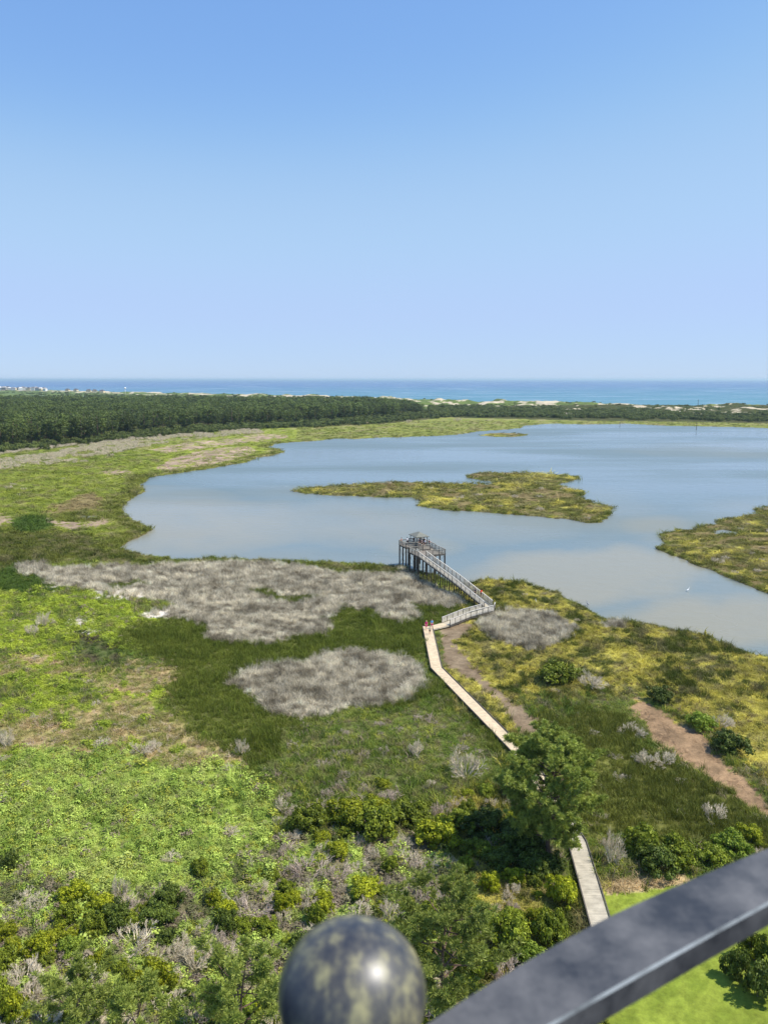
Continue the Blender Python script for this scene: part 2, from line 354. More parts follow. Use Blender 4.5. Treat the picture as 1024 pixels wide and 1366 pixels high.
# ------------------------------------------------------------------ ground
def polar(d0, d1, nd, az, na):
    d = np.geomspace(d0, d1, nd); a = np.tan(np.radians(np.linspace(-az, az, na)))
    Y, A = np.meshgrid(d, a, indexing='ij'); X = Y*A
    idx = np.arange(nd*na).reshape(nd, na)
    F = np.stack([idx[:-1, :-1], idx[:-1, 1:], idx[1:, 1:], idx[1:, :-1]], -1).reshape(-1, 4)
    return X.ravel(), Y.ravel(), F
gx, gy, gF = polar(30, 7000, 760, 43, 600)
gsd = land_sd(gx, gy); gc, gcol, gcd = cover(gx, gy, gsd)
hill = np.clip((430-gcd)/200, 0, 1)*np.clip((gcd-20)/60, 0, 1)
dune_n = fbm(gx/36, gy/60, 61, 4); dune = hill*np.clip(dune_n-.3, 0, 1)*17*np.clip(1-np.maximum(gy-1700, 0)/2500, .35, 1)
gz = np.clip(gsd*.6, -.8, .35)+(fbm(gx/2.5, gy/2.5, 3, 3)-.5)*.18*(gsd > .5)*np.clip(1.5-gy/300, 0, 1)+dune
gz = np.where(gcd < 20, np.clip(gcd*.05, -1.5, 1), gz)
gme = mesh_np('ground', np.stack([gx, gy, gz], 1), gF, smooth=True)
ca = gme.color_attributes.new('cover', 'FLOAT_COLOR', 'POINT')
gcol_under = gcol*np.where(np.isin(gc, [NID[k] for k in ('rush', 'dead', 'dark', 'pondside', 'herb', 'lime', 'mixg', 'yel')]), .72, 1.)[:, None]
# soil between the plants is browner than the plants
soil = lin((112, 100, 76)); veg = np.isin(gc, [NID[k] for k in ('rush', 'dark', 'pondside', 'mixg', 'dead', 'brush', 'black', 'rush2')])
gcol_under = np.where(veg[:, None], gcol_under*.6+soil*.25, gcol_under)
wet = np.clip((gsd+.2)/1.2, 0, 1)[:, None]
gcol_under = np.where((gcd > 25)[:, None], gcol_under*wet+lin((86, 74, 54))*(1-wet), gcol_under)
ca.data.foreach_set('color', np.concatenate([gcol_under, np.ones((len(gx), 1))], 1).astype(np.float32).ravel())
gm = bpy.data.materials.new('ground_cover'); gm.use_nodes = True; n = gm.node_tree.nodes; l = gm.node_tree.links
b = n['Principled BSDF']; b.inputs['Roughness'].default_value = .95; b.inputs['Specular IOR Level'].default_value = .1
at = n.new('ShaderNodeAttribute'); at.attribute_name = 'cover'
tc = n.new('ShaderNodeTexCoord')
n1 = n.new('ShaderNodeTexNoise'); n1.inputs['Scale'].default_value = 1.3; n1.inputs['Detail'].default_value = 8; n1.inputs['Roughness'].default_value = .75
n2 = n.new('ShaderNodeTexNoise'); n2.inputs['Scale'].default_value = .12; n2.inputs['Detail'].default_value = 6
mr = n.new('ShaderNodeMapRange'); mr.inputs[1].default_value = .3; mr.inputs[2].default_value = .7; mr.inputs[3].default_value = .62; mr.inputs[4].default_value = 1.4
mr2 = n.new('ShaderNodeMapRange'); mr2.inputs[1].default_value = .3; mr2.inputs[2].default_value = .7; mr2.inputs[3].default_value = .85; mr2.inputs[4].default_value = 1.15
mu = n.new('ShaderNodeMath'); mu.operation = 'MULTIPLY'; vs_ = n.new('ShaderNodeVectorMath'); vs_.operation = 'SCALE'
bp = n.new('ShaderNodeBump'); bp.inputs['Strength'].default_value = .5; bp.inputs['Distance'].default_value = .15
for q in (n1, n2): l.new(tc.outputs['Object'], q.inputs['Vector'])
l.new(n1.outputs['Fac'], mr.inputs[0]); l.new(n2.outputs['Fac'], mr2.inputs[0]); l.new(mr.outputs[0], mu.inputs[0]); l.new(mr2.outputs[0], mu.inputs[1])
l.new(at.outputs['Color'], vs_.inputs[0]); l.new(mu.outputs[0], vs_.inputs['Scale']); l.new(vs_.outputs[0], b.inputs['Base Color'])
l.new(n1.outputs['Fac'], bp.inputs['Height']); l.new(bp.outputs[0], b.inputs['Normal'])
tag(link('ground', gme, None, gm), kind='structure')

# ------------------------------------------------------------------ water
def water_mat(name, deep, shoal, rough, spec, bumps, attr=None, ior=1.33):
    m = bpy.data.materials.new(name); m.use_nodes = True; n = m.node_tree.nodes; l = m.node_tree.links
    b = n['Principled BSDF']; b.inputs['IOR'].default_value = ior; b.inputs['Roughness'].default_value = rough; b.inputs['Specular IOR Level'].default_value = spec
    tc = n.new('ShaderNodeTexCoord'); mp = n.new('ShaderNodeMapping'); l.new(tc.outputs['Object'], mp.inputs[0]); mp.inputs['Scale'].default_value = (1, 1.6, 1)
    mp.inputs['Rotation'].default_value = (0, 0, .3)
    h = None
    for sc, st in bumps:
        z = n.new('ShaderNodeTexNoise'); z.inputs['Scale'].default_value = sc; z.inputs['Detail'].default_value = 4; l.new(mp.outputs[0], z.inputs['Vector'])
        bb = n.new('ShaderNodeBump'); bb.inputs['Strength'].default_value = st; bb.inputs['Distance'].default_value = .1/sc; l.new(z.outputs['Fac'], bb.inputs['Height'])
        if h is not None: l.new(h.outputs[0], bb.inputs['Normal'])
        h = bb
    l.new(h.outputs[0], b.inputs['Normal'])
    wl = n.new('ShaderNodeTexNoise'); wl.inputs['Scale'].default_value = .012; wl.inputs['Detail'].default_value = 4; mp2 = n.new('ShaderNodeMapping'); mp2.inputs['Scale'].default_value = (.35, 1, 1); l.new(tc.outputs['Object'], mp2.inputs[0]); l.new(mp2.outputs[0], wl.inputs['Vector'])
    wr = n.new('ShaderNodeMapRange'); wr.inputs[1].default_value = .4; wr.inputs[2].default_value = .6; wr.inputs[3].default_value = rough*.4; wr.inputs[4].default_value = rough*3; l.new(wl.outputs['Fac'], wr.inputs[0]); l.new(wr.outputs[0], b.inputs['Roughness'])
    mx = n.new('ShaderNodeMix'); mx.data_type = 'RGBA'; mx.inputs[6].default_value = (*deep, 1); mx.inputs[7].default_value = (*shoal, 1)
    if attr:
        a = n.new('ShaderNodeAttribute'); a.attribute_name = attr; l.new(a.outputs['Fac'], mx.inputs[0])
    else:
        z = n.new('ShaderNodeTexNoise'); z.inputs['Scale'].default_value = .004; z.inputs['Detail'].default_value = 5; l.new(mp.outputs[0], z.inputs['Vector'])
        r = n.new('ShaderNodeMapRange'); r.inputs[1].default_value = .42; r.inputs[2].default_value = .62; l.new(z.outputs['Fac'], r.inputs[0]); l.new(r.outputs[0], mx.inputs[0])
    l.new(mx.outputs[2], b.inputs['Base Color'])
    return m
px_, py_, pF = polar(60, 1020, 260, 44, 300)
pu, pv = proj(px_, py_)
lx = px_/py_*22; ly = np.log(py_)*16
wn = fbm(lx*.7, ly*.5, 101, 5)-.5
sh = np.zeros(len(px_))
for (cu, cv, ru, rv, s) in ((250,705,190,42,.8), (470,700,160,30,.55), (790,770,170,40,1.0), (960,825,150,40,.9), (870,700,60,14,.5), (650,700,150,26,.35), (240,670,90,20,.3), (560,728,60,16,.5), (1020,600,200,12,.2)):
    q = ((pu-cu)/ru)**2+((pv-cv)/rv)**2+wn*1.6
    sh = np.maximum(sh, s*np.clip(1.25-q, 0, 1)**.7)
sh = np.clip(sh*1.15+.25*(wn*2)*(sh > .05), 0, 1)
near_sh = np.clip(1-np.abs(land_sd(px_, py_))/26, 0, 1)*(py_ < 330)*.45; sh = np.maximum(sh, near_sh*(.6+wn*1.5).clip(0, 1))
pme = mesh_np('pond_water', np.stack([px_, py_, np.zeros(len(px_))], 1), pF)
a_ = pme.attributes.new('shoal', 'FLOAT', 'POINT'); a_.data.foreach_set('value', sh.astype(np.float32))
pw = water_mat('pond_water', (.15, .195, .195), (.265, .245, .175), .14, .42, ((.9, .35), (.22, .25)), 'shoal')
tag(link('pond_water', pme, None, pw), kind='structure')
mw = MB(); mw.v = [(-1150, 1060, 0), (-300, 1060, 0), (-560, 2350, 0), (-1500, 2350, 0)]; mw.f = [(0, 1, 2, 3)]
tag(mw.build('marsh_water', water_mat('marsh_water', (.13, .2, .28), (.2, .22, .2), .2, .5, ((.9, .3),))), kind='structure')
oc = MB(); ring = [(p[0]*(1-60/p[1]), p[1]-60) for p in coast_w]; far = [(-45000, 60000), (-15000, 60000), (15000, 60000), (45000, 60000)]
k = len(ring); oc.v = [(x, y, 0) for x, y in ring]+[(ring[0][0]*5, ring[0][1]*5, 0), (-45000, 60000, 0)]+[(ring[-1][0]*45, 60000, 0)]
oc.f = [tuple(range(k))+(k+2, k+1, k)]
ocm = water_mat('ocean_water', (.10, .175, .30), (.11, .235, .29), .4, .12, ((.3, .6), (.05, .5)))
on = ocm.node_tree.nodes; ol = ocm.node_tree.links; omx = [q for q in on if q.type == 'MIX'][0]
og = on.new('ShaderNodeNewGeometry'); ox = on.new('ShaderNodeSeparateXYZ'); om = on.new('ShaderNodeMapRange'); om.inputs[1].default_value = 1500; om.inputs[2].default_value = 5500; om.inputs[3].default_value = 1; om.inputs[4].default_value = 0
ol.new(og.outputs['Position'], ox.inputs[0]); ol.new(ox.outputs['Y'], om.inputs[0]); ol.new(om.outputs[0], omx.inputs[0])
tag(oc.build('ocean', ocm), kind='structure')

# ------------------------------------------------------------------ scatter by geometry nodes
def scatter(name, pts, scl, rot, idx, col, protos):
    me = bpy.data.meshes.new(name); N = len(pts); me.vertices.add(N); me.vertices.foreach_set('co', np.asarray(pts, np.float32).ravel())
    a = me.attributes.new('tcol', 'FLOAT_COLOR', 'POINT'); a.data.foreach_set('color', np.concatenate([col, np.ones((N, 1))], 1).astype(np.float32).ravel())
    a = me.attributes.new('scl', 'FLOAT_VECTOR', 'POINT'); a.data.foreach_set('vector', np.asarray(scl, np.float32).ravel())
    a = me.attributes.new('rot', 'FLOAT_VECTOR', 'POINT'); a.data.foreach_set('vector', np.asarray(rot, np.float32).ravel())
    a = me.attributes.new('idx', 'INT', 'POINT'); a.data.foreach_set('value', np.asarray(idx, np.int32))
    o = link(name, me)
    ng = bpy.data.node_groups.new('scatter_'+name, 'GeometryNodeTree'); ng.is_modifier = True
    ng.interface.new_socket('Geometry', in_out='INPUT', socket_type='NodeSocketGeometry'); ng.interface.new_socket('Geometry', in_out='OUTPUT', socket_type='NodeSocketGeometry')
    n = ng.nodes; l = ng.links; gi = n.new('NodeGroupInput'); go = n.new('NodeGroupOutput')
    ip = n.new('GeometryNodeInstanceOnPoints'); ip.inputs['Pick Instance'].default_value = True
    jn = n.new('GeometryNodeJoinGeometry')
    for p in protos:
        oi = n.new('GeometryNodeObjectInfo'); oi.transform_space = 'ORIGINAL'; oi.inputs['Object'].default_value = p; oi.inputs['As Instance'].default_value = True
        l.new(oi.outputs['Geometry'], jn.inputs[0])
    def na(nm, t):
        q = n.new('GeometryNodeInputNamedAttribute'); q.data_type = t; q.inputs['Name'].default_value = nm
        return q.outputs['Attribute']
    l.new(gi.outputs[0], ip.inputs['Points']); l.new(jn.outputs[0], ip.inputs['Instance'])
    l.new(na('idx', 'INT'), ip.inputs['Instance Index']); l.new(na('rot', 'FLOAT_VECTOR'), ip.inputs['Rotation']); l.new(na('scl', 'FLOAT_VECTOR'), ip.inputs['Scale'])
    l.new(ip.outputs[0], go.inputs[0])
    md = o.modifiers.new('scatter', 'NODES'); md.node_group = ng
    return o
def blades(nb, rad, h0, h1, wd, lean, seg=2, lie=0.0):
    V = []; F = []; B = []
    for i in range(nb):
        a = rng.uniform(0, 2*math.pi); r = rad*math.sqrt(rng.uniform()); x0, y0 = r*math.cos(a), r*math.sin(a)
        ang = rng.uniform(0, 2*math.pi); L = rng.uniform(h0, h1); ln = lean*rng.uniform(.3, 1.3)
        dx, dy = math.cos(ang)*ln, math.sin(ang)*ln; t = rng.uniform(0, math.pi); wx, wy = math.cos(t)*wd/2, math.sin(t)*wd/2
        i0 = len(V); bv = rng.uniform(.72, 1.28)
        for s in range(seg+1):
            q = s/seg; ww = (1-q*.8); z = L*(q-(.35*q*q if not lie else 0))*(1-lie); x = x0+dx*L*q*q*(1 if not lie else 1/q if q else 0)
            y = y0+dy*L*q*q*(1 if not lie else 1/q if q else 0)
            if lie: z = L*.25*q*rng.uniform(.2, 1); x = x0+math.cos(ang)*L*q; y = y0+math.sin(ang)*L*q
            V += [(x-wx*ww, y-wy*ww, z), (x+wx*ww, y+wy*ww, z)]; B += [bv, bv]
        for s in range(seg): k = i0+2*s; F.append((k, k+1, k+3, k+2))
    return V, F, B
def leaves(nl, rad, h, size):
    V = []; F = []; B = []
    for i in range(nl):
        d = rng.normal(size=3); d /= np.linalg.norm(d); d[2] = abs(d[2]); r = rng.uniform(.6, 1)
        c = np.array([d[0]*rad*r, d[1]*rad*r, d[2]*h*r+.03]); nrm = d+rng.normal(size=3)*.5; nrm /= np.linalg.norm(nrm)
        a = np.cross(nrm, rng.normal(size=3)); a /= np.linalg.norm(a); b2 = np.cross(nrm, a); s = size*rng.uniform(.6, 1.3)
        i0 = len(V); bv = rng.uniform(.7, 1.3)
        for q, w_ in ((-1, 0), (0, .5), (1, 0), (0, -.5)): V.append(tuple(c+a*q*s*.5+b2*w_*s)); B.append(bv)
        F.append((i0, i0+1, i0+2, i0+3))
    return V, F, B
tm = tuft_mat('plant_blades', .22); tmd = tuft_mat('dry_blades', .12)
def proto(name, vfb, m):
    me = mesh_np(name, vfb[0], vfb[1], vfb[2]); me.materials.append(m); return bpy.data.objects.new(name, me)
PR = {'reed': [proto('reed_clump', blades(26, .34, .6, 1.05, .035, .35), tm) for _ in range(4)],
      'grass': [proto('grass_clump', blades(20, .34, .5, 1.0, .05, .55), tm) for _ in range(4)],
      'leaf': [proto('leaf_clump', leaves(60, .42, .8, .12), tm) for _ in range(4)],
      'debris': [proto('twig_litter', blades(14, .4, .5, 1.1, .04, .5, lie=1.0), tmd) for _ in range(3)],
      'dreed': [proto('dry_reed_clump', blades(34, .40, .5, 1.1, .045, .75), tmd) for _ in range(4)]}
# candidate plant positions, thinned with distance
M = 1400000
cu = rng.uniform(-330, 1300, M); cv = 562+(1440-562)*rng.uniform(0, 1, M)**1.0
a_ = (cu-512)/FL; b_ = -(cv-683)/FL; t_ = -EYE/(-SP+b_*CP); sx_ = a_*t_; sy_ = (CP+b_*SP)*t_
depth = t_; area = (depth/FL)**2/(EYE/np.sqrt(sx_**2+sy_**2+EYE**2))       # square metres of ground per image pixel
cand = M/(1630*878.)
dens = np.minimum(7.0*area, np.where(cv > 740, .42, .34))
keep = rng.uniform(0, 1, M) < dens/cand
sx_, sy_, area, dens, cv_, cu_ = sx_[keep], sy_[keep], area[keep], dens[keep], cv[keep], cu[keep]
ssd = land_sd(sx_, sy_); sc_, scol, scd = cover(sx_, sy_, ssd, 4.0)
hi = np.array([CL[nm][3] for nm in NAMES])[sc_]; df = np.array([CL[nm][4] for nm in NAMES])[sc_]
# trodden away under the boardwalk, ramp and tower
BW = [(7.9,134.2,.8), (8.15,113.72,.8), (16.75,84.81,.8), (18.71,68.06,.8), (17.45,51.6,.8)]
def seg_near(x, y, a, b, r):
    vx, vy = b[0]-a[0], b[1]-a[1]; t = np.clip(((x-a[0])*vx+(y-a[1])*vy)/(vx*vx+vy*vy), 0, 1)
    return (x-a[0]-t*vx)**2+(y-a[1]-t*vy)**2 < r*r
path = np.zeros(len(sx_), bool)
for p, q in zip(BW, BW[1:]): path |= seg_near(sx_, sy_, p, q, 1.15)
path |= seg_near(sx_, sy_, (8.6, 133.0), (20.2, 143.5), 1.3)
ok = (ssd > .25) & (rng.uniform(0, 1, len(sx_)) < df) & ~path
# plants fade into taller/shorter stands
sp = np.sqrt(area/np.maximum(dens, 1e-9))                     # metres between clumps
wide = np.clip(sp/.38, 1.0, 4.5)
hv = hi*(.25+1.5*fbm(sx_/5, sy_/5, 131, 3))*rng.uniform(.8, 1.2, len(sx_))
hv = hv*np.clip(wide**.25, 1, 1.5)
tint = scol*(1+rng.normal(0, .13, (len(sx_), 1)))
# flecks of other plants
fl = rng.uniform(0, 1, len(sx_))
grn = lin((140, 160, 48)); brn = lin((150, 134, 108)); yl = lin((176, 178, 70))
isn = lambda *k: np.isin(sc_, [NID[q] for q in k])
tint[(fl < .14) & isn('tan')] = grn*.7; tint[(fl < .10) & isn('mixg', 'brush')] = brn; tint[(fl > .9) & isn('mixg', 'herb', 'brush')] = yl*.9
tint[(fl < .06) & isn('herb', 'lime')] = brn; tint[(fl < .12) & isn('yel')] = lin((112, 96, 66)); tint[(fl > .88) & isn('tan')] = lin((196, 176, 150))
tint = np.clip(tint, .01, .9)
# wind-laid swirls in the dry reeds
sw = fbm(sx_/9, sy_/9, 141, 3)*2*math.pi*2.2; lean = np.where(isn('dead'), .55, .14)
rot = np.stack([np.cos(sw)*lean+rng.normal(0, .12, len(sx_)), np.sin(sw)*lean+rng.normal(0, .12, len(sx_)), rng.uniform(0, 6.28, len(sx_))], 1)
sz = np.clip(np.clip(ssd*.6, -.8, .35), -.1, .4)-.05
def emit(name, mask, protos, label, cat):
    m = ok & mask
    if not m.any(): return
    big_t = np.exp(rng.normal(0, .12 if name == 'dry_reeds' else .28, m.sum()))*(.85 if name == 'dry_reeds' else 1); s = np.stack([wide[m]*big_t, wide[m]*big_t, hv[m]*big_t], 1)
    o = scatter(name, np.stack([sx_[m], sy_[m], sz[m]], 1), s, rot[m], rng.integers(0, len(protos), m.sum()), tint[m], protos)
    tag(o, label, cat, kind='stuff'); print(name, int(m.sum()))
dead = isn('dead')
reg = lambda poly, pad=14: inside(cu_, cv_, poly)
inA2 = dead & (cv_ > 866) & (cu_ < 600); inA3 = dead & (cu_ > 632) & (cu_ < 790) & (cv_ > 812); inA4 = dead & (cu_ >= 790)
emit('dry_reeds', dead & ~inA2 & ~inA3 & ~inA4, PR['dreed'], 'widest pale grey bed of dead reeds stretching along the near pond shore', 'dead reeds')
emit('dry_reeds', inA2, PR['dreed'], 'oval grey bed of dead reeds surrounded by dark green rushes left of the boardwalk', 'dead reeds')
emit('dry_reeds', inA3, PR['dreed'], 'round grey mound of dead reeds right of the ramp bend', 'dead reeds')
emit('dry_reeds', inA4, PR['dreed'], 'tiny clump of dead reeds on the right pond shore', 'dead reeds')
emit('green_rushes', isn('rush', 'rush2'), PR['reed'], 'dark green rushes standing around the dead reed beds and boardwalk', 'rushes')
emit('marsh_grass', isn('marsh', 'fringe', 'isle', 'pondside', 'dark', 'limef', 'rim', 'brown'), PR['grass'], 'olive marsh grass fringing the pond and covering its islands', 'marsh grass')
emit('yellow_grass', isn('yel', 'straw'), PR['grass'], 'yellow green cordgrass on the marsh right of the boardwalk', 'cordgrass')
hmix = rng.uniform(0, 1, len(sx_)) < .42
emit('mixed_grass', isn('mixg', 'tan') | (isn('herb', 'lime') & hmix), PR['grass'], 'mixed green and straw coloured grass in the left and middle marsh', 'grass')
emit('leafy_plants', isn('black') | (isn('lime', 'herb') & ~hmix), PR['leaf'], 'bright green leafy ground plants of the lower left marsh', 'leafy plants')
emit('twig_litter', isn('brush', 'pink', 'white', 'mud2'), PR['debris'], 'bleached fallen twigs and dead stalks lying on bare patches', 'twig litter')
m_ = isn('brush') & (rng.uniform(0, 1, len(sx_)) < .8)
tint[isn('brush')] *= .8
emit('undergrowth', m_, PR['leaf'], 'low green undergrowth between the nearest shrubs', 'undergrowth')
ok_s = ok

# ------------------------------------------------------------------ bushes and trees
def lobes_foliage(nl, rx, rz, lobe, per, leaf, hollow=.75, zc=.5, seed=0, shape='dome'):
    """a crown of many small leaves gathered in lobes"""
    r = np.random.default_rng(seed); Vs = []; Bs = []
    for i in range(nl):
        d = r.normal(size=3); d /= np.linalg.norm(d)
        if d[2] < -.55: d[2] = -d[2]
        rad = r.uniform(hollow, 1.0)*(1+.18*math.sin(3*math.atan2(d[1], d[0])+seed))
        c = np.array([d[0]*rx*rad, d[1]*rx*rad, zc*rz+d[2]*rz*(1-zc)*rad if shape != 'cone' else 0])
        lr = lobe*r.uniform(.6, 1.3)
        n_ = r.normal(size=(per, 3)); n_ /= np.linalg.norm(n_, axis=1)[:, None]; n_[:, 2] = np.where(r.uniform(size=per) < .7, abs(n_[:, 2]), n_[:, 2])
        p = c+n_*lr*r.uniform(.55, 1.05, (per, 1))*np.array([1, 1, .8])
        nn = n_+r.normal(0, .45, (per, 3)); nn /= np.linalg.norm(nn, axis=1)[:, None]
        a = np.cross(nn, r.normal(size=(per, 3))); a /= np.linalg.norm(a, axis=1)[:, None]; b = np.cross(nn, a)
        s = leaf*r.uniform(.6, 1.4, (per, 1))
        Vs.append(np.stack([p-a*s, p+b*s*.55, p+a*s, p-b*s*.55], 1).reshape(-1, 3))
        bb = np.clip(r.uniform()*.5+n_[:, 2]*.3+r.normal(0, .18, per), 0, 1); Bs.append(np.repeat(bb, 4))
    V = np.concatenate(Vs); V[:, 2] = np.maximum(V[:, 2], .03)
    return V, np.arange(len(V)).reshape(-1, 4), np.concatenate(Bs)
bark = mat('grey_bark', tuple(lin((120, 104, 90))), .9, (6, .3), .1); barkp = mat('pine_bark', tuple(lin((112, 92, 78))), .9, (4, .35), .1)
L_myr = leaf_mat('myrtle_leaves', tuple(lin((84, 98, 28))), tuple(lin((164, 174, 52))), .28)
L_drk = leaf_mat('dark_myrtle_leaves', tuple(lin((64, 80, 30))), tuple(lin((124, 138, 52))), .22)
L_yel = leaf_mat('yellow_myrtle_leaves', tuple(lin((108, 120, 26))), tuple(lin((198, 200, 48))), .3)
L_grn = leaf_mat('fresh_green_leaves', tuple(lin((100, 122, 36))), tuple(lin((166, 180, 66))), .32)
L_pine = leaf_mat('pine_needles', tuple(lin((84, 102, 36))), tuple(lin((178, 186, 88))), .2)
L_pinel = leaf_mat('light_pine_needles', tuple(lin((104, 124, 42))), tuple(lin((184, 192, 96))), .25)
L_for = leaf_mat('forest_needles', tuple(lin((58, 74, 30))), tuple(lin((116, 128, 56))), .15, .45)
L_scr = leaf_mat('scrub_leaves', tuple(lin((72, 86, 38))), tuple(lin((124, 132, 62))), .15, .28)
twig = mat('grey_dead_twigs', tuple(lin((216, 202, 176))), .9, (1.5, .25), .1)
twigb = mat('brown_dead_twigs', tuple(lin((192, 174, 156))), .9, (1.5, .25), .1)
def stems(h, r, n=5, seed=0, th=.07):
    q = random.Random(seed); mb = MB()
    for i in range(n):
        a = q.uniform(0, 6.28); e = (math.cos(a)*r*.7, math.sin(a)*r*.7, h*q.uniform(.6, .85))
        mb.tube([(math.cos(a)*.1, math.sin(a)*.1, 0), (e[0]*.4, e[1]*.4, e[2]*.55), e], [th, th*.7, th*.3], 5)
    return mb
def make_shrub(name, leafm, seed, detail=1.0):
    """unit bush: about 1 m radius and 1 m tall, scaled when placed"""
    root = empty(name)
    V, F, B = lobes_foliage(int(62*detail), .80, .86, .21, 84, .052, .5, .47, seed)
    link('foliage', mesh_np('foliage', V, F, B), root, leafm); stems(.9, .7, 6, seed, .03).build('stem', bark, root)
    return root
def dead_mesh(seed, n0=15, k=.02, dens=1.0):
    q = random.Random(seed); mb = MB()
    def grow(p, d, L, r, lev):
        e = p+d*L; m_ = p+d*L*.5+Vector((q.gauss(0, .04), q.gauss(0, .04), q.gauss(0, .02)))*L*2
        mb.tube([p, m_, e] if lev > 1 else [p, e], [r, r*.8, r*.55] if lev > 1 else [r, r*.6], 3, cap=False)
        if lev:
            for _ in range(q.choice((3, 3, 4))):
                nd = (d+Vector((q.gauss(0, .45), q.gauss(0, .45), q.gauss(.1, .3)))).normalized()
                grow(p+d*L*q.uniform(.5, 1), nd, L*q.uniform(.5, .75), r*.6, lev-1)
    for i in range(n0):
        a = q.uniform(0, 6.28); s = q.uniform(.3, 1.5)
        d = Vector((math.cos(a)*s, math.sin(a)*s, q.uniform(.5, 1))).normalized()
        grow(Vector((math.cos(a)*.12*s, math.sin(a)*.12*s, 0)), d, q.uniform(.34, .46), k, 4)
    return mb
def make_dead(name, m_, seed, n0=13):
    return dead_mesh(seed, n0, .026).build(name, m_)
SH = {'m': [make_shrub('myrtle_shrub', L_myr, s) for s in (1, 2, 3)], 'd': [make_shrub('myrtle_shrub', L_drk, s) for s in (4, 5)],
      'y': [make_shrub('myrtle_shrub', L_yel, s) for s in (6, 7)], 'g': [make_shrub('leafy_shrub', L_grn, s, .9) for s in (8, 9)],
      'x': [make_dead('dead_shrub', twig, s) for s in (10, 11, 12)], 'b': [make_dead('dead_shrub', twigb, s) for s in (13, 14)]}
CATN = {'m': 'shrub', 'd': 'shrub', 'y': 'shrub', 'g': 'shrub', 'x': 'dead shrub', 'b': 'dead shrub'}
used = set()
def gz_at(x, y): return .25
def put(kind, i, x, y, rx, h, label, group=None, rz=None, base=0.2):
    src = SH[kind][i % len(SH[kind])]
    if src.name in used: o = copy_tree(src)
    else: o = src; used.add(src.name)
    o.location = (x, y, base); o.rotation_euler = (0, 0, random.uniform(0, 6.28) if rz is None else rz)
    q = random.uniform(.85, 1.15); o.scale = (rx*q, rx/q, h)
    tag(o, label, CATN[kind], group); return o
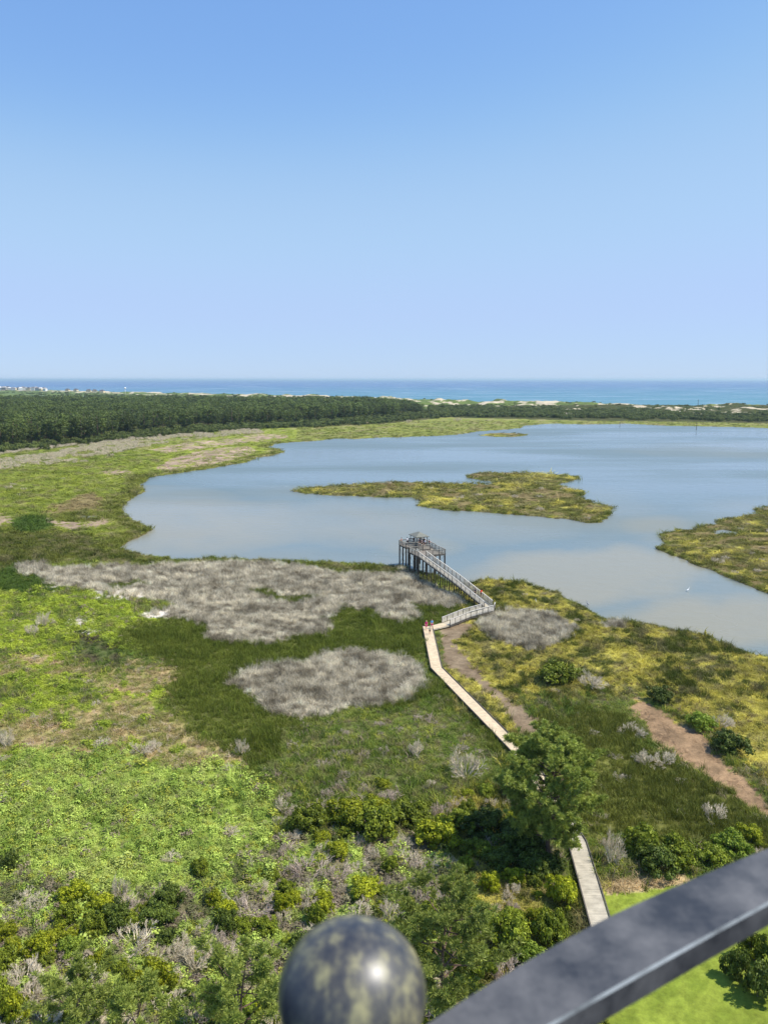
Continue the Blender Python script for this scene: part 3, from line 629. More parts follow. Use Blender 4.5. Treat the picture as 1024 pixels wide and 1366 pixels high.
# (u, v of the base, width across, height as seen) of the bushes one can point at, and how each looks
NAMED = [
 ('m',747,918,62,46,'rounded green bush right of the grey reed mound, greyish at its top'),
 ('x',790,922,40,30,'silver grey dead bush touching the rounded green bush beyond the mud track'),
 ('d',883,942,42,34,'dark green bush just above the start of the orange mud track'),
 ('x',962,975,34,34,'grey bare bush on the right edge of the orange mud track'),
 ('g',940,978,46,26,'low grey green bush at the bend of the orange mud track'),
 ('d',978,1012,58,42,'largest dark green bush right of the orange mud track'),
 ('x',845,986,34,26,'grey dead bush left of the upper orange mud track'),
 ('x',862,1026,34,30,'left one of two joined pale dead bushes left of the mud track'),
 ('x',886,1026,36,30,'right one of two joined pale dead bushes left of the mud track'),
 ('x',623,1042,36,44,'upright silver dead bush standing alone left of the long boardwalk'),
 ('x',956,1100,42,36,'domed grey dead bush above the big green thicket at the right'),
 ('x',818,1160,34,76,'tall bleached dead bush beside the boardwalk right of the pine'),
 ('m',862,1150,66,62,'left bush of the big green thicket by the lawn'),
 ('m',915,1165,70,58,'middle bush of the big green thicket by the lawn'),
 ('d',885,1176,70,56,'front dark bush of the big green thicket by the lawn'),
 ('m',955,1160,52,34,'right low bush of the big green thicket by the lawn'),
 ('g',980,1148,60,36,'pale green bush above the iron rail at the right edge'),
 ('y',1005,1130,46,30,'yellow tipped bush at the right edge above the iron rail'),
 ('y',752,1215,50,58,'bright yellow green bush overhanging the left edge of the boardwalk'),
 ('d',715,1175,58,40,'shaded dark bush under the pine beside the boardwalk'),
 ('m',736,1275,62,72,'olive bush beside the end of the boardwalk above the iron rail'),
 ('m',683,1280,72,76,'broad olive bush left of the boardwalk end'),
 ('m',640,1318,60,70,'olive bush touching the right side of the light pine'),
 ('m',410,1115,48,46,'left bush of the olive thicket in the middle ground'),
 ('y',466,1108,54,50,'second bush of the olive thicket in the middle ground'),
 ('m',500,1122,62,56,'front bush of the olive thicket in the middle ground'),
 ('m',545,1105,52,44,'middle bush of the olive thicket in the middle ground'),
 ('y',585,1135,60,52,'yellow tipped bush near the right of the olive thicket'),
 ('d',650,1122,58,50,'dark green bush left of the tall pine'),
 ('d',690,1140,56,48,'darkest bush at the foot of the tall pine'),
 ('d',706,1150,60,48,'shaded dark bush directly left of the tall pine trunk'),
 ('d',672,1168,54,44,'dark bush in the shade left below the tall pine'),
 ('d',738,1172,48,44,'dark bush between the tall pine trunk and the boardwalk'),
 ('m',640,1150,50,42,'olive bush left of the shaded dark bushes under the pine'),
 ('m',620,1110,42,34,'small olive bush between the thicket and the tall pine'),
 ('y',655,1195,34,38,'small yellow bush at the left below the tall pine'),
 ('y',486,1205,52,38,'low yellow bush above the iron ball'),
 ('m',519,1168,30,32,'small round bush in pale grass above the iron ball'),
 ('x',548,1160,38,32,'silver dead bush right of the small round bush'),
 ('x',574,1158,28,26,'small silver dead bush left of the light pine top'),
 ('b',413,1178,52,44,'brown bare bush on the patch of fallen twigs'),
 ('b',450,1182,44,38,'second brown bare bush on the patch of fallen twigs'),
 ('m',265,1172,34,34,'lone round bush in the bright green left marsh'),
 ('d',8,1166,34,34,'lone dark bush at the left edge of the picture'),
 ('m',123,1258,46,48,'green bush behind the bleached dead bushes at lower left'),
 ('y',47,1285,46,46,'yellow green bush at lower left beside fallen twigs'),
 ('y',132,1300,42,40,'middle yellow bush of the lower left corner'),
 ('y',199,1340,72,72,'largest yellow green bush of the lower left corner'),
 ('x',176,1276,62,50,'wide bleached dead bush behind the largest yellow bush'),
 ('x',258,1306,56,58,'tall bleached dead bush right of the largest yellow bush'),
 ('x',29,1322,56,42,'bleached dead bush near the lower left edge'),
 ('x',95,1322,56,40,'bleached dead bush above the lower left pine'),
 ('y',14,1372,46,56,'yellow bush cut by the lower left corner of the picture'),
 ('g',270,1350,46,50,'fresh green bush right of the tall bleached bush'),
 ('x',220,1366,50,48,'bleached dead bush cut by the bottom edge'),
 ('d',300,1252,40,46,'dark green bush left of the brown bare twigs'),
 ('b',335,1228,62,44,'wide brown dead bush left of the iron ball'),
 ('y',376,1225,34,40,'yellow tipped slim bush left of the iron ball'),
 ('m',419,1240,32,44,'olive bush just above the left shoulder of the iron ball'),
 ('m',352,1252,42,36,'low olive bush in front of the wide brown dead bush'),
 ('x',20,672,0,0,''),
 ('x',58,838,22,26,'pale dead bush in the lime green marsh at the left edge'),
 ('x',42,850,18,22,'second pale dead bush in the lime green marsh'),
 ('x',188,1008,36,24,'grey dead bush on the straw coloured left marsh'),
 ('x',205,1006,26,24,'right neighbour of the grey dead bush on the left marsh'),
 ('x',135,1000,26,18,'small grey dead bush left of the pair on the straw marsh'),
 ('x',322,1010,20,34,'thin grey dead bush at the edge of the dark rushes'),
 ('x',555,1012,20,26,'small pale dead bush in rushes left of the boardwalk'),
 ('x',6,1000,20,34,'thin dead bush at the left edge of the straw marsh'),
 ('x',160,1205,24,44,'slender dead sapling in the bright green marsh'),
 ('d',988,1318,46,60,'left dark bush on the lawn behind the iron rail'),
 ('d',1018,1345,54,70,'front dark bush on the lawn behind the iron rail'),
 ('m',1012,1292,52,60,'rear olive bush on the lawn behind the iron rail'),
 ('d',1052,1320,56,70,'dark bush at the lawn edge cut by the right border'),
]
taken = []
for i, (k, u, v, wpx, hpx, lab) in enumerate(NAMED):
    if not lab: continue
    x, y = g(u, v, .2); D = y*CP+45*SP
    rx = wpx/2*D/FL; h = hpx*D/FL/math.cos(math.atan2(EYE, y))*.8
    dp = math.atan2(EYE, y); h = (hpx*D/FL-1.5*rx*math.sin(dp))/math.cos(dp); h = min(max(h, 1.05*rx), (3.2 if k in 'xb' else 2.0)*rx); y += rx*.5
    if 375 < u < 700 and v < 1150: rx *= 1.25; h *= 1.15
    if k in 'xb': rx *= 1.3; h *= 1.2
    put(k, i, x, y, rx, h, lab); taken.append((x, y, rx))
def free(x, y, r, f=.75):
    for a, b, c in taken:
        if (a-x)**2+(b-y)**2 < ((c+r)*f)**2: return False
    for p, q in zip(BW, BW[1:]):
        if seg_near(np.array([x]), np.array([y]), p, q, 1.2+r)[0]: return False
    return True
# unnamed bushes filling the near scrub
GL = {'m': ('olive wax myrtle bush in the mixed scrub of the foreground', 'olive bushes of the near scrub'), 'y': ('yellow tipped bush in the mixed scrub of the foreground', 'yellow bushes of the near scrub'),
      'd': ('dark green bush in the mixed scrub of the foreground', 'dark bushes of the near scrub'), 'g': ('fresh green leafy bush in the mixed scrub of the foreground', 'green bushes of the near scrub'),
      'x': ('small silver grey dead bush in the mixed scrub of the foreground', 'grey dead bushes of the near scrub'), 'b': ('brownish dead bush in the mixed scrub of the foreground', 'brown dead bushes of the near scrub')}
rr = random.Random(5); cnt = 0
for _ in range(9000):
    u = rr.uniform(-90, 800); v = rr.uniform(1040, 1420)
    lim = 1050 if 370 < u < 700 else (1195 if u < 330 else 1130)
    if v < lim + rr.uniform(0, 30): continue
    x, y = g(u, v)
    n0 = float(fbm(np.array([x/6]), np.array([y/6]), 201, 2)[0])
    rxx = rr.uniform(.7, 1.7)*(1.15 if n0 > .5 else .8)
    if not free(x, y, rxx, .56): continue
    k = rr.choice('mmyydgxb' if n0 > .45 else 'xxbbxmyx'); rxx *= 1.2 if k in 'xb' else 1; lab, grp = GL[k]
    sz_ = 'small' if rxx < .85 else 'middling' if rxx < 1.15 else 'large'
    zn = ('at the lower left corner' if u < 130 and v > 1270 else 'left of the iron ball near the picture bottom' if u < 370 and v > 1290 else 'between the bright leafy marsh and the left foreground' if u < 250 else 'above the left side of the iron ball' if u < 450 else 'above the right side of the iron ball' if u < 570 and v < 1230 else 'between the iron ball and the light pine' if v > 1230 and u < 640 else 'between the middle thicket and the tall pine' if v < 1130 else 'beside the near end of the boardwalk')
    kd = {'m': 'olive bush', 'y': 'yellow tipped bush', 'd': 'dark green bush', 'g': 'fresh green leafy bush', 'x': 'silver grey dead bush', 'b': 'brownish dead bush'}[k]
    put(k, rr.randrange(3), x, y, rxx, rxx*rr.uniform(.9, 1.5), '%s %s %s' % (sz_, kd, zn), '%ss %s' % (kd, zn)); taken.append((x, y, rxx)); cnt += 1
    if cnt > 290: break
print('near bushes', cnt)
# scattered small grey bushes on the marsh and the islands
spots = [(940,830,0)]
for (poly, n_, k) in ((ISLE1, 16, 'x'), (ISLE3, 14, 'x'), (RUSH2, 10, 'x'), (HERB, 8, 'x'), (TAN1, 10, 'x'), (MIXG, 44, 'b'), (YEL, 14, 'x')):
    P_ = np.array(poly, float); c = 0
    where = {'ISLE1': 'x'}
    name_ = {id(ISLE1): 'on the long island in the pond', id(ISLE3): 'on the right hand island', id(RUSH2): 'in the rushes right of the pine', id(HERB): 'in the bright leafy marsh', id(TAN1): 'on the straw coloured marsh', id(MIXG): 'in the grass above the olive thicket', id(YEL): 'in the yellow cordgrass'}[id(poly)]
    while c < n_:
        u = rr.uniform(max(-40, P_[:, 0].min()), min(1060, P_[:, 0].max())); v = rr.uniform(P_[:, 1].min(), P_[:, 1].max())
        if not inside(np.array([u]), np.array([v]), poly)[0]: continue
        x, y = g(u, v)
        if land_sd(np.array([x]), np.array([y]))[0] < 2: continue
        rxx = rr.uniform(.6, 1.3)*(1.7 if poly in (ISLE1, ISLE3) else 1)
        c += 1
        if not free(x, y, rxx): continue
        put(k, rr.randrange(3), x, y, rxx, rxx*.9, 'small grey dead bush '+name_, 'grey bushes '+name_); taken.append((x, y, rxx))

# pines
def pine(name, H, seed, leafm, crown0=.35, spread=.33, limbs=16, lean=(0, 0), per=26, tl=.34, near=True):
    q = random.Random(seed); root = empty(name); tr = MB()
    pts = [Vector((lean[0]*t*t*H+math.sin(t*5+seed)*.02*H, lean[1]*t*t*H, t*H)) for t in [i/8 for i in range(9)]]
    tr.tube(pts, [H*.022*(1-.82*i/8) for i in range(9)], 8)
    ends = []; lm = MB()
    for i in range(limbs):
        t = crown0+(1-crown0)*(i+q.random())/limbs; k = min(7, int(t*8)); p = pts[k].lerp(pts[k+1], t*8-k)
        a = i*2.4+q.uniform(-.5, .5); prof = math.sin(math.pi*min(1, max(.08, (1-(t-crown0)/(1-crown0))*.72+.13)))
        L = H*spread*prof*q.uniform(.75, 1.15)
        d = Vector((math.cos(a), math.sin(a), .15+.5*(t-crown0))).normalized()
        m1 = p+d*L*.5+Vector((0, 0, -.03*L)); e = p+d*L+Vector((0, 0, .12*L)); r = H*.008*(1.3-t*.6)
        lm.tube([p, m1, e], [r, r*.7, r*.35], 5)
        nb = 7 if near else 3
        for j in range(nb):
            s = q.uniform(.35, 1); b0 = p.lerp(m1, s*2) if s < .5 else m1.lerp(e, s*2-1)
            dd = (d+Vector((q.gauss(0, .6), q.gauss(0, .6), q.uniform(0, .6)))).normalized(); e2 = b0+dd*L*q.uniform(.25, .45)
            lm.tube([b0, e2], [r*.45, r*.2], 3)
            ends += [e2, b0.lerp(e2, .6)]
            for z in range(2 if near else 1): ends.append(b0.lerp(e2, q.uniform(.4, 1))+Vector((q.gauss(0, .1), q.gauss(0, .1), q.gauss(.05, .08)))*H*.35)
        ends.append(e)
    ends.append(pts[-1])
    r = np.random.default_rng(seed); Vs = []; Bs = []
    for e in ends:
        c = np.array(e); n_ = r.normal(size=(per, 3)); n_[:, 2] += 1.1; n_ /= np.linalg.norm(n_, axis=1)[:, None]
        L = tl*r.uniform(.7, 1.25, (per, 1)); t = np.cross(n_, r.normal(size=(per, 3))); t /= np.linalg.norm(t, axis=1)[:, None]
        w_ = tl*(.075 if near else .22)
        Vs.append(np.stack([c-t*w_*.4, c+n_*L*.6+t*w_-t*w_*.2, c+n_*L, c+n_*L*.6-t*w_], 1).reshape(-1, 3)); Bs.append(np.repeat(np.clip(r.uniform()*.6+r.uniform(0, .5, per), 0, 1), 4))
    V = np.concatenate(Vs)
    tr.build('trunk', barkp, root, True); lm.build('limbs', barkp, root)
    link('crown', mesh_np('crown', V, np.arange(len(V)).reshape(-1, 4), np.concatenate(Bs)), root, leafm)
    return root
t1 = pine('pine_tree', 11.0, 3, L_pine, .18, .40, 48, (0, .0), 92, .42); t1.location = (*g(731, 1148), .2)
tag(t1, 'tall dark green pine overhanging the long boardwalk', 'pine tree')
t2 = pine('pine_tree', 9.5, 8, L_pinel, .25, .42, 30, (0, .02), 50, .4); t2.location = (*g(592, 1385), .2)
tag(t2, 'light green pine just right of the iron ball', 'pine tree')
t3 = pine('pine_tree', 7.0, 15, L_pinel, .2, .45, 22, (.03, 0), 40, .36); t3.location = (*g(325, 1410), .2)
tag(t3, 'bushy pine just left of the iron ball, dark branches showing', 'pine tree')
t4 = pine('pine_tree', 5.5, 21, L_pinel, .15, .5, 20, (0, 0), 40, .34); t4.location = (*g(110, 1410), .2)
tag(t4, 'low spreading pine at the bottom left edge of the picture', 'pine tree')
t5 = pine('pine_tree', 5.0, 27, L_pinel, .15, .5, 18, (0, 0), 40, .34); t5.location = (*g(190, 1420), .2)
tag(t5, 'low pine cut by the bottom edge right of the leftmost pine', 'pine tree')

# ------------------------------------------------------------------ the forest beyond the marsh
def forest_tree(seed, H=15.5, m_=None):
    """crown of needle boughs gathered in lobes round a bare lower trunk"""
    root = empty('forest_pine'); r = np.random.default_rng(seed); m_ = m_ or L_for
    q = random.Random(seed); mb = MB(); mb.tube([(0, 0, 0), (q.gauss(0, .2), q.gauss(0, .2), H*.5), (0, 0, H*.95)], [.28, .2, .06], 6); mb.build('trunk', barkp, root)
    Vs = []; Bs = []
    for i in range(58):
        t = r.uniform(0, 1); z = H*(.2+.78*t); rad = H*.36*math.sin(math.pi*(.20+.72*(1-t)**.8))*r.uniform(.6, 1.0); a = r.uniform(0, 6.28)
        c = np.array([math.cos(a)*rad, math.sin(a)*rad, z]); lr = r.uniform(.9, 1.7); per = 36
        n_ = r.normal(size=(per, 3)); n_ /= np.linalg.norm(n_, axis=1)[:, None]; p = c+n_*lr*np.array([1, 1, .7])*r.uniform(.4, 1, (per, 1))
        nn = n_+r.normal(0, .4, (per, 3)); nn[:, 2] += .3; nn /= np.linalg.norm(nn, axis=1)[:, None]
        b1 = np.cross(nn, r.normal(size=(per, 3))); b1 /= np.linalg.norm(b1, axis=1)[:, None]; b2 = np.cross(nn, b1); s = .36*r.uniform(.6, 1.3, (per, 1))
        Vs.append(np.stack([p-b1*s, p+b2*s*.6, p+b1*s, p-b2*s*.6], 1).reshape(-1, 3)); Bs.append(np.repeat(np.clip(r.uniform()*.4+.2+r.uniform(0, .2, per), 0, 1), 4))
    V = np.concatenate(Vs); link('crown', mesh_np('crown', V, np.arange(len(V)).reshape(-1, 4), np.concatenate(Bs)), root, m_)
    return root
FT = [forest_tree(s) for s in range(50, 56)]
# scrub bush of the far shore, one mesh
def scrub(seed):
    V, F, B = lobes_foliage(22, .8, .9, .3, 30, .11, .5, .4, seed)
    return link('scrub_bush', mesh_np('scrub_bush', V, F, B), None, L_scr)
SB = [scrub(s) for s in (60, 61, 62)]
SH['s'] = SB; CATN['s'] = 'scrub bush'
FRONT = [(-420,612),(0,599),(40,596),(75,593),(110,590),(150,583),(200,577),(250,572.5),(300,569.5),(350,567),(440,562.5),(520,557),(572,551)]
fu = np.array([p[0] for p in FRONT], float); fv = np.array([p[1] for p in FRONT], float)
fr = np.random.default_rng(77)
N = 26000; yy = np.sqrt(fr.uniform(430**2, 1420**2, N)); xx = yy*fr.uniform(-.62, .06, N)
uu, vv = proj(xx, yy); front_v = np.interp(uu, fu, fv)+(fbm(uu/14, uu*0, 3, 3)-.5)*5
back_d = np.interp(uu, [-400, 300, 480, 545, 580], [1330, 1330, 1250, 1130, 950])
m_ = (vv < front_v) & (yy < back_d) & (uu < 577)
xx, yy = xx[m_], yy[m_]
cell = {}; fx, fy = [], []
for x, y in zip(xx, yy):
    s_ = 10.5 if y < 750 else 12
    k = (int(x//s_), int(y//s_))
    if k in cell: continue
    cell[k] = 1; fx.append(x); fy.append(y)
fx = np.array(fx); fy = np.array(fy); fu_, fv_ = proj(fx, fy)
gap = np.interp(fu_, fu, fv)-fv_
score = gap*1.2/(fv_-506)*100
inframe = (fu_ > -12) & (fu_ < 1036)
yfr = np.array([g(512, float(v_))[1] for v_ in np.interp(fu_, fu, fv)])
order = np.argsort(np.where(inframe & (fy-yfr < 70), fy, 1e9+fy))
frontset = order[:300]
hgt = lambda u: float(np.interp(u, [-400, 0, 250, 460, 520, 560, 580], [1.1, 1.1, 1.12, 1.1, 1.05, .85, .55]))
first = {}
ZL = ((25, 'at the left picture edge'), (60, 'near the left picture edge'), (100, 'left above the grey thicket'), (145, 'over the grey thicket middle'), (190, 'right above the grey thicket'), (240, 'above the left mud flats'), (300, 'above the pond\'s left end'), (370, 'left of the forest middle'), (450, 'right of the forest middle'), (520, 'before the forest sinks lower'), (5000, 'at the low right end'))
FZONES = ((60, 'tall pine in the front row of the forest at its left end', 'front row pines at the left end'), (180, 'tall pine in the front row of the forest above the left grey thicket', 'front row pines above the left grey thicket'), (340, 'pine in the front row of the forest behind the grey shrub band', 'front row pines behind the grey shrub band'), (2000, 'pine in the front row of the forest near its far right end', 'front row pines at the far right end'))
for n_, i in enumerate(frontset):
    s = n_ % 6; o = FT[s] if s not in first else copy_tree(FT[s]); first[s] = 1
    k = hgt(fu_[i])*random.uniform(.72, 1.15); kx = k*random.uniform(1.0, 1.45); o.location = (fx[i], fy[i], .3); o.scale = (kx, kx, k); o.rotation_euler = (0, 0, random.uniform(0, 6.28))
    zi = next(j for j, q_ in enumerate(ZL) if fu_[i] < q_[0]); big_ = 'taller' if k > hgt(fu_[i])*1.06 else 'shorter' if k < hgt(fu_[i])*.93 else 'middling'
    cr_ = 'broad crowned' if kx > k*1.22 else 'narrow crowned'
    tag(o, '%s %s pine in forest front row %s' % (big_, cr_, ZL[zi][1]), 'pine tree', '%s %s front row pines %s' % (big_, cr_, ZL[zi][1]))
rest = order[300:]
k = np.array([hgt(u) for u in fu_[rest]])*fr.uniform(.7, 1.15, len(rest)); kw = k*fr.uniform(1.0, 1.45, len(rest))
crowns = [[c for c in o.children if c.name.startswith('crown')][0] for o in FT]
fo = scatter('pine_forest', np.stack([fx[rest], fy[rest], np.full(len(rest), .3)], 1), np.stack([kw, kw, k], 1), np.stack([k*0, k*0, fr.uniform(0, 6.28, len(rest))], 1), fr.integers(0, 6, len(rest)), np.ones((len(rest), 3)), crowns)
tag(fo, 'dense dark pine forest filling the land behind its front row', 'forest', kind='stuff'); print('forest', len(rest))
# scrub along the forest foot and the far shore
su = []; sr = np.random.default_rng(9)
N = 30000; yy = np.sqrt(sr.uniform(430**2, 1280**2, N)); xx = yy*sr.uniform(-.62, .62, N); uu, vv = proj(xx, yy)
lowv = np.interp(uu, [-420,0,60,150,250,350,440,520,575,600,700,800,900,1024,1400], [616,606,600,590,579.5,573,569,565,558,556.5,558,559,560.5,563,568])
fbk = np.interp(uu, [-400, 545, 580, 640, 1024, 1400], [532, 532, 540, 541, 545, 548])
inf_ = (uu < 577) & (vv < np.interp(uu, fu, fv)-1.5)
edge = vv > np.interp(uu, fu, fv)-1.5
m_ = (vv < lowv+(fbm(uu/20, vv/4, 8, 3)-.5)*5) & (vv > fbk) & (~inf_ | (uu > 572))
xx, yy = xx[m_], yy[m_]; cell = {}; sx2, sy2 = [], []
for x, y in zip(xx, yy):
    s_ = 4.0 if y < 800 else 5.5
    k = (int(x//s_), int(y//s_))
    if k in cell: continue
    cell[k] = 1; sx2.append(x); sy2.append(y)
sx2 = np.array(sx2); sy2 = np.array(sy2); su_, sv_ = proj(sx2, sy2)
def scrub_lab(u, w_, h_):
    z = next(q for q in ZL if u < q[0])[1]; a = '%s %s dark scrub bush at the forest foot %s' % ('tall' if h_ > 3.6 else 'low', 'wide' if w_ > 2.7 else 'narrow', z)
    return a, a.replace('bush', 'bushes')
order = np.argsort(np.where((su_ > -5) & (su_ < 1030), sy2, 1e9))
for n_, i in enumerate(order[:230]):
    o_w = sr.uniform(2.0, 3.4); o_h = sr.uniform(2.6, 4.6)
    o = put('s', n_, sx2[i], sy2[i], o_w, o_h, *scrub_lab(float(su_[i]), float(o_w), float(o_h)))
rest = order[230:]; k = sr.uniform(2.3, 4.2, len(rest))*np.where(sy2[rest] > 900, 1.15, 1)
fo = scatter('coastal_scrub', np.stack([sx2[rest], sy2[rest], np.full(len(rest), .2)], 1), np.stack([k, k, k*sr.uniform(.8, 1.25, len(rest))], 1), np.stack([k*0, k*0, sr.uniform(0, 6.28, len(rest))], 1), sr.integers(0, 3, len(rest)), np.ones((len(rest), 3)), SB)
tag(fo, 'low dark scrub covering the land between far pond shore and dunes', 'scrub', kind='stuff'); print('scrub', len(rest))
# scrub on dunes and on the far left flats
N = 9000; yy = np.sqrt(sr.uniform(1100**2, 3600**2, N)); xx = yy*sr.uniform(-.6, .6, N); cdx = coast_y(xx/yy)-yy
m_ = (cdx > 60) & (fbm(xx/24, yy/40, 61, 4) < .53) & (fbm(xx/90, yy/160, 15, 3) > .42)
xx, yy, cdx = xx[m_], yy[m_], cdx[m_]
hl = np.clip((430-cdx)/200, 0, 1)*np.clip((cdx-20)/60, 0, 1); zz = hl*np.clip(fbm(xx/36, yy/60, 61, 4)-.3, 0, 1)*17*np.clip(1-np.maximum(yy-1700, 0)/2500, .35, 1)
k = sr.uniform(2.2, 4.5, len(xx))*np.where(cdx < 430, .55, 1.0)
fo = scatter('dune_scrub', np.stack([xx, yy, zz], 1), np.stack([k*1.5, k*1.5, k*.9], 1), np.stack([k*0, k*0, sr.uniform(0, 6.28, len(xx))], 1), sr.integers(0, 3, len(xx)), np.ones((len(xx), 3)), SB)
tag(fo, 'scrub dotted over the sandy dunes and the far left flats', 'dune scrub', kind='stuff'); print('dune scrub', len(xx))
# grey dead thicket band at the left
c = 0; cells = {}
gpts = []
for _ in range(30000):
    u = rr.uniform(-30, 352); v = rr.uniform(570, 632)
    if not inside(np.array([u]), np.array([v]), GREYBAND)[0]: continue
    x, y = g(u, v)
    if fbm(np.array([x/13.]), np.array([y/26.]), 301, 4)[0] < .47 or rr.random() < .3: continue
    k_ = (int(x//3.0), int(y//4.2))
    if k_ in cells: continue
    cells[k_] = 1; gpts.append((x, y))
gpts.sort(key=lambda p: p[1])
for x, y in gpts[:110]:
    w_ = rr.uniform(1.4, 2.4); h_ = rr.uniform(1.3, 2.6); uz = proj(x, y)[0]; z = next(q for q in ZL if uz < q[0])[1].replace('above the', 'beside the').replace('over the', 'in the').replace('left above', 'at the left of')
    a = '%s %s grey leafless bush below the forest %s' % ('tall' if h_ > 2 else 'low', 'wide' if w_ > 1.9 else 'narrow', z)
    put('x', rr.randrange(3), x, y, w_, h_, a, a.replace('bush', 'bushes'))
if len(gpts) > 110:
    q_ = np.array(gpts[110:]); k = sr.uniform(1.5, 2.6, len(q_))
    fo = scatter('dead_thicket', np.concatenate([q_, np.full((len(q_), 1), .2)], 1), np.stack([k, k, k], 1), np.stack([k*0, k*0, sr.uniform(0, 6.28, len(k))], 1), sr.integers(0, 3, len(k)), np.ones((len(k), 3)), SH['x'])
    tag(fo, 'far part of the pale leafless thicket below the forest', 'dead thicket', kind='stuff')
print('grey band', len(gpts))
for (u, v, wpx) in ((12,652,14),(32,655,12),(18,648,10),(85,640,8),(25,662,9),(488,566,10),(545,564,12),(610,562,14),(757,556,16)):
    x, y = g(u, v); D = y*CP; put('x', u, x, y, wpx/2*D/FL, wpx/2*D/FL*.9, 'pale leafless bush standing apart on the %s' % ('lime green marsh at the left edge' if u < 200 else 'far shore before the dark scrub'), 'lone pale bushes %s' % ('left' if u < 200 else 'far shore'))

# ------------------------------------------------------------------ boardwalk
wood_new = mat('tan_deck_boards', tuple(lin((226, 202, 164), .85)), .8, (1.5, .14)); wood_gry = mat('weathered_boards', tuple(lin((200, 188, 164), .85)), .85, (1.5, .18))
wood_drk = mat('dark_timber', tuple(lin((92, 86, 78))), .9, (3, .3)); wood_rail = mat('grey_rail_timber', tuple(lin((214, 206, 190), .85)), .85, (2, .2))
wood_deck = mat('dark_weathered_deck', tuple(lin((142, 132, 118), .85)), .9, (1.2, .3)); rail_deck = mat('dark_weathered_rail', tuple(lin((168, 160, 144), .85)), .9, (1.5, .3))
post_m = mat('pile_timber', tuple(lin((88, 78, 66))), .9, (2, .35)); roof_m = mat('green_grey_shingles', tuple(lin((124, 124, 112))), .9, (3, .2))
bwroot = empty('boardwalk', (BW[1][0], BW[1][1], 0)); 
tag(bwroot, 'long tan plank boardwalk running low over the marsh to the ramp', 'boardwalk')
def inv(o, root):
    o.parent = root; o.matrix_parent_inverse = Matrix.Translation(root.location).inverted(); return o
def off(a, b, s):
    d = Vector((b[0]-a[0], b[1]-a[1])).normalized(); return Vector((-d.y, d.x))*s
def miters(pts, s):
    res = []
    for i, p in enumerate(pts):
        if i == 0: o = off(pts[0], pts[1], s)
        elif i == len(pts)-1: o = off(pts[-2], pts[-1], s)
        else:
            n1_ = off(pts[i-1], p, 1); n2_ = off(p, pts[i+1], 1); m__ = (n1_+n2_).normalized(); o = m__*s/max(.4, m__.dot(n1_))
        res.append(Vector((p[0]+o.x, p[1]+o.y, p[2])))
    return res
def plank_deck(pts, halfw, board=.14, th=.05, jit=.006):
    mb = MB(); Lf = miters(pts, halfw); Rt = miters(pts, -halfw)
    for i in range(len(pts)-1):
        L_ = ((Lf[i+1]-Lf[i]).length+(Rt[i+1]-Rt[i]).length)/2; n_ = max(1, int(L_/board))
        for k in range(n_):
            t0, t1 = (k+.04)/n_, (k+.96)/n_; dz = random.uniform(-jit, jit); e = random.uniform(-.012, .012)
            q = [Lf[i].lerp(Lf[i+1], t0), Lf[i].lerp(Lf[i+1], t1), Rt[i].lerp(Rt[i+1], t1), Rt[i].lerp(Rt[i+1], t0)]
            j = len(mb.v)
            for p in q: mb.v.append((p.x, p.y, p.z+dz))
            for p in q: mb.v.append((p.x, p.y, p.z+dz-th))
            mb.f += [(j, j+3, j+2, j+1), (j+4, j+5, j+6, j+7), (j, j+1, j+5, j+4), (j+2, j+3, j+7, j+6), (j+1, j+2, j+6, j+5), (j+3, j, j+4, j+7)]
    return mb
def line_beam(pts, s, dz, w_, h_):
    mb = MB(); q = miters(pts, s)
    for a, b2 in zip(q, q[1:]): mb.beam(a+Vector((0, 0, dz)), b2+Vector((0, 0, dz)), w_, h_)
    return mb
SPLIT = (17.95, 74.5, .8)
inv(plank_deck([BW[0], BW[1], BW[2], SPLIT], .83).build('deck', wood_new), bwroot)
inv(tag(plank_deck([SPLIT, BW[3], BW[4]], .83).build('deck', wood_gry), 'greyer older deck boards at the near end'), bwroot)
allp = [BW[0], BW[1], BW[2], SPLIT, BW[3], BW[4]]
for s, nm in ((.9, 'curb'), (-.9, 'curb')):
    inv(line_beam(allp, s, .05, .1, .14).build(nm, wood_drk), bwroot)
jb = line_beam(allp, .7, -.16, .1, .2); j2 = line_beam(allp, -.7, -.16, .1, .2); k = len(jb.v); jb.v += j2.v; jb.f += [tuple(i+k for i in f) for f in j2.f]
inv(jb.build('joist', wood_drk), bwroot)
cnt = 0
for i in range(len(allp)-1):
    a, b2 = Vector(allp[i]), Vector(allp[i+1]); L_ = (b2-a).length; n_ = max(1, int(L_/3.4))
    for k in range(n_):
        p = a.lerp(b2, (k+.5)/n_); o = off(a, b2, .78)
        for s in (1, -1):
            if cnt < 60:
                inv(MB().beam((p.x+o.x*s, p.y+o.y*s, -.3), (p.x+o.x*s, p.y+o.y*s, .62), .14, .14).build('post', wood_drk), bwroot); cnt += 1

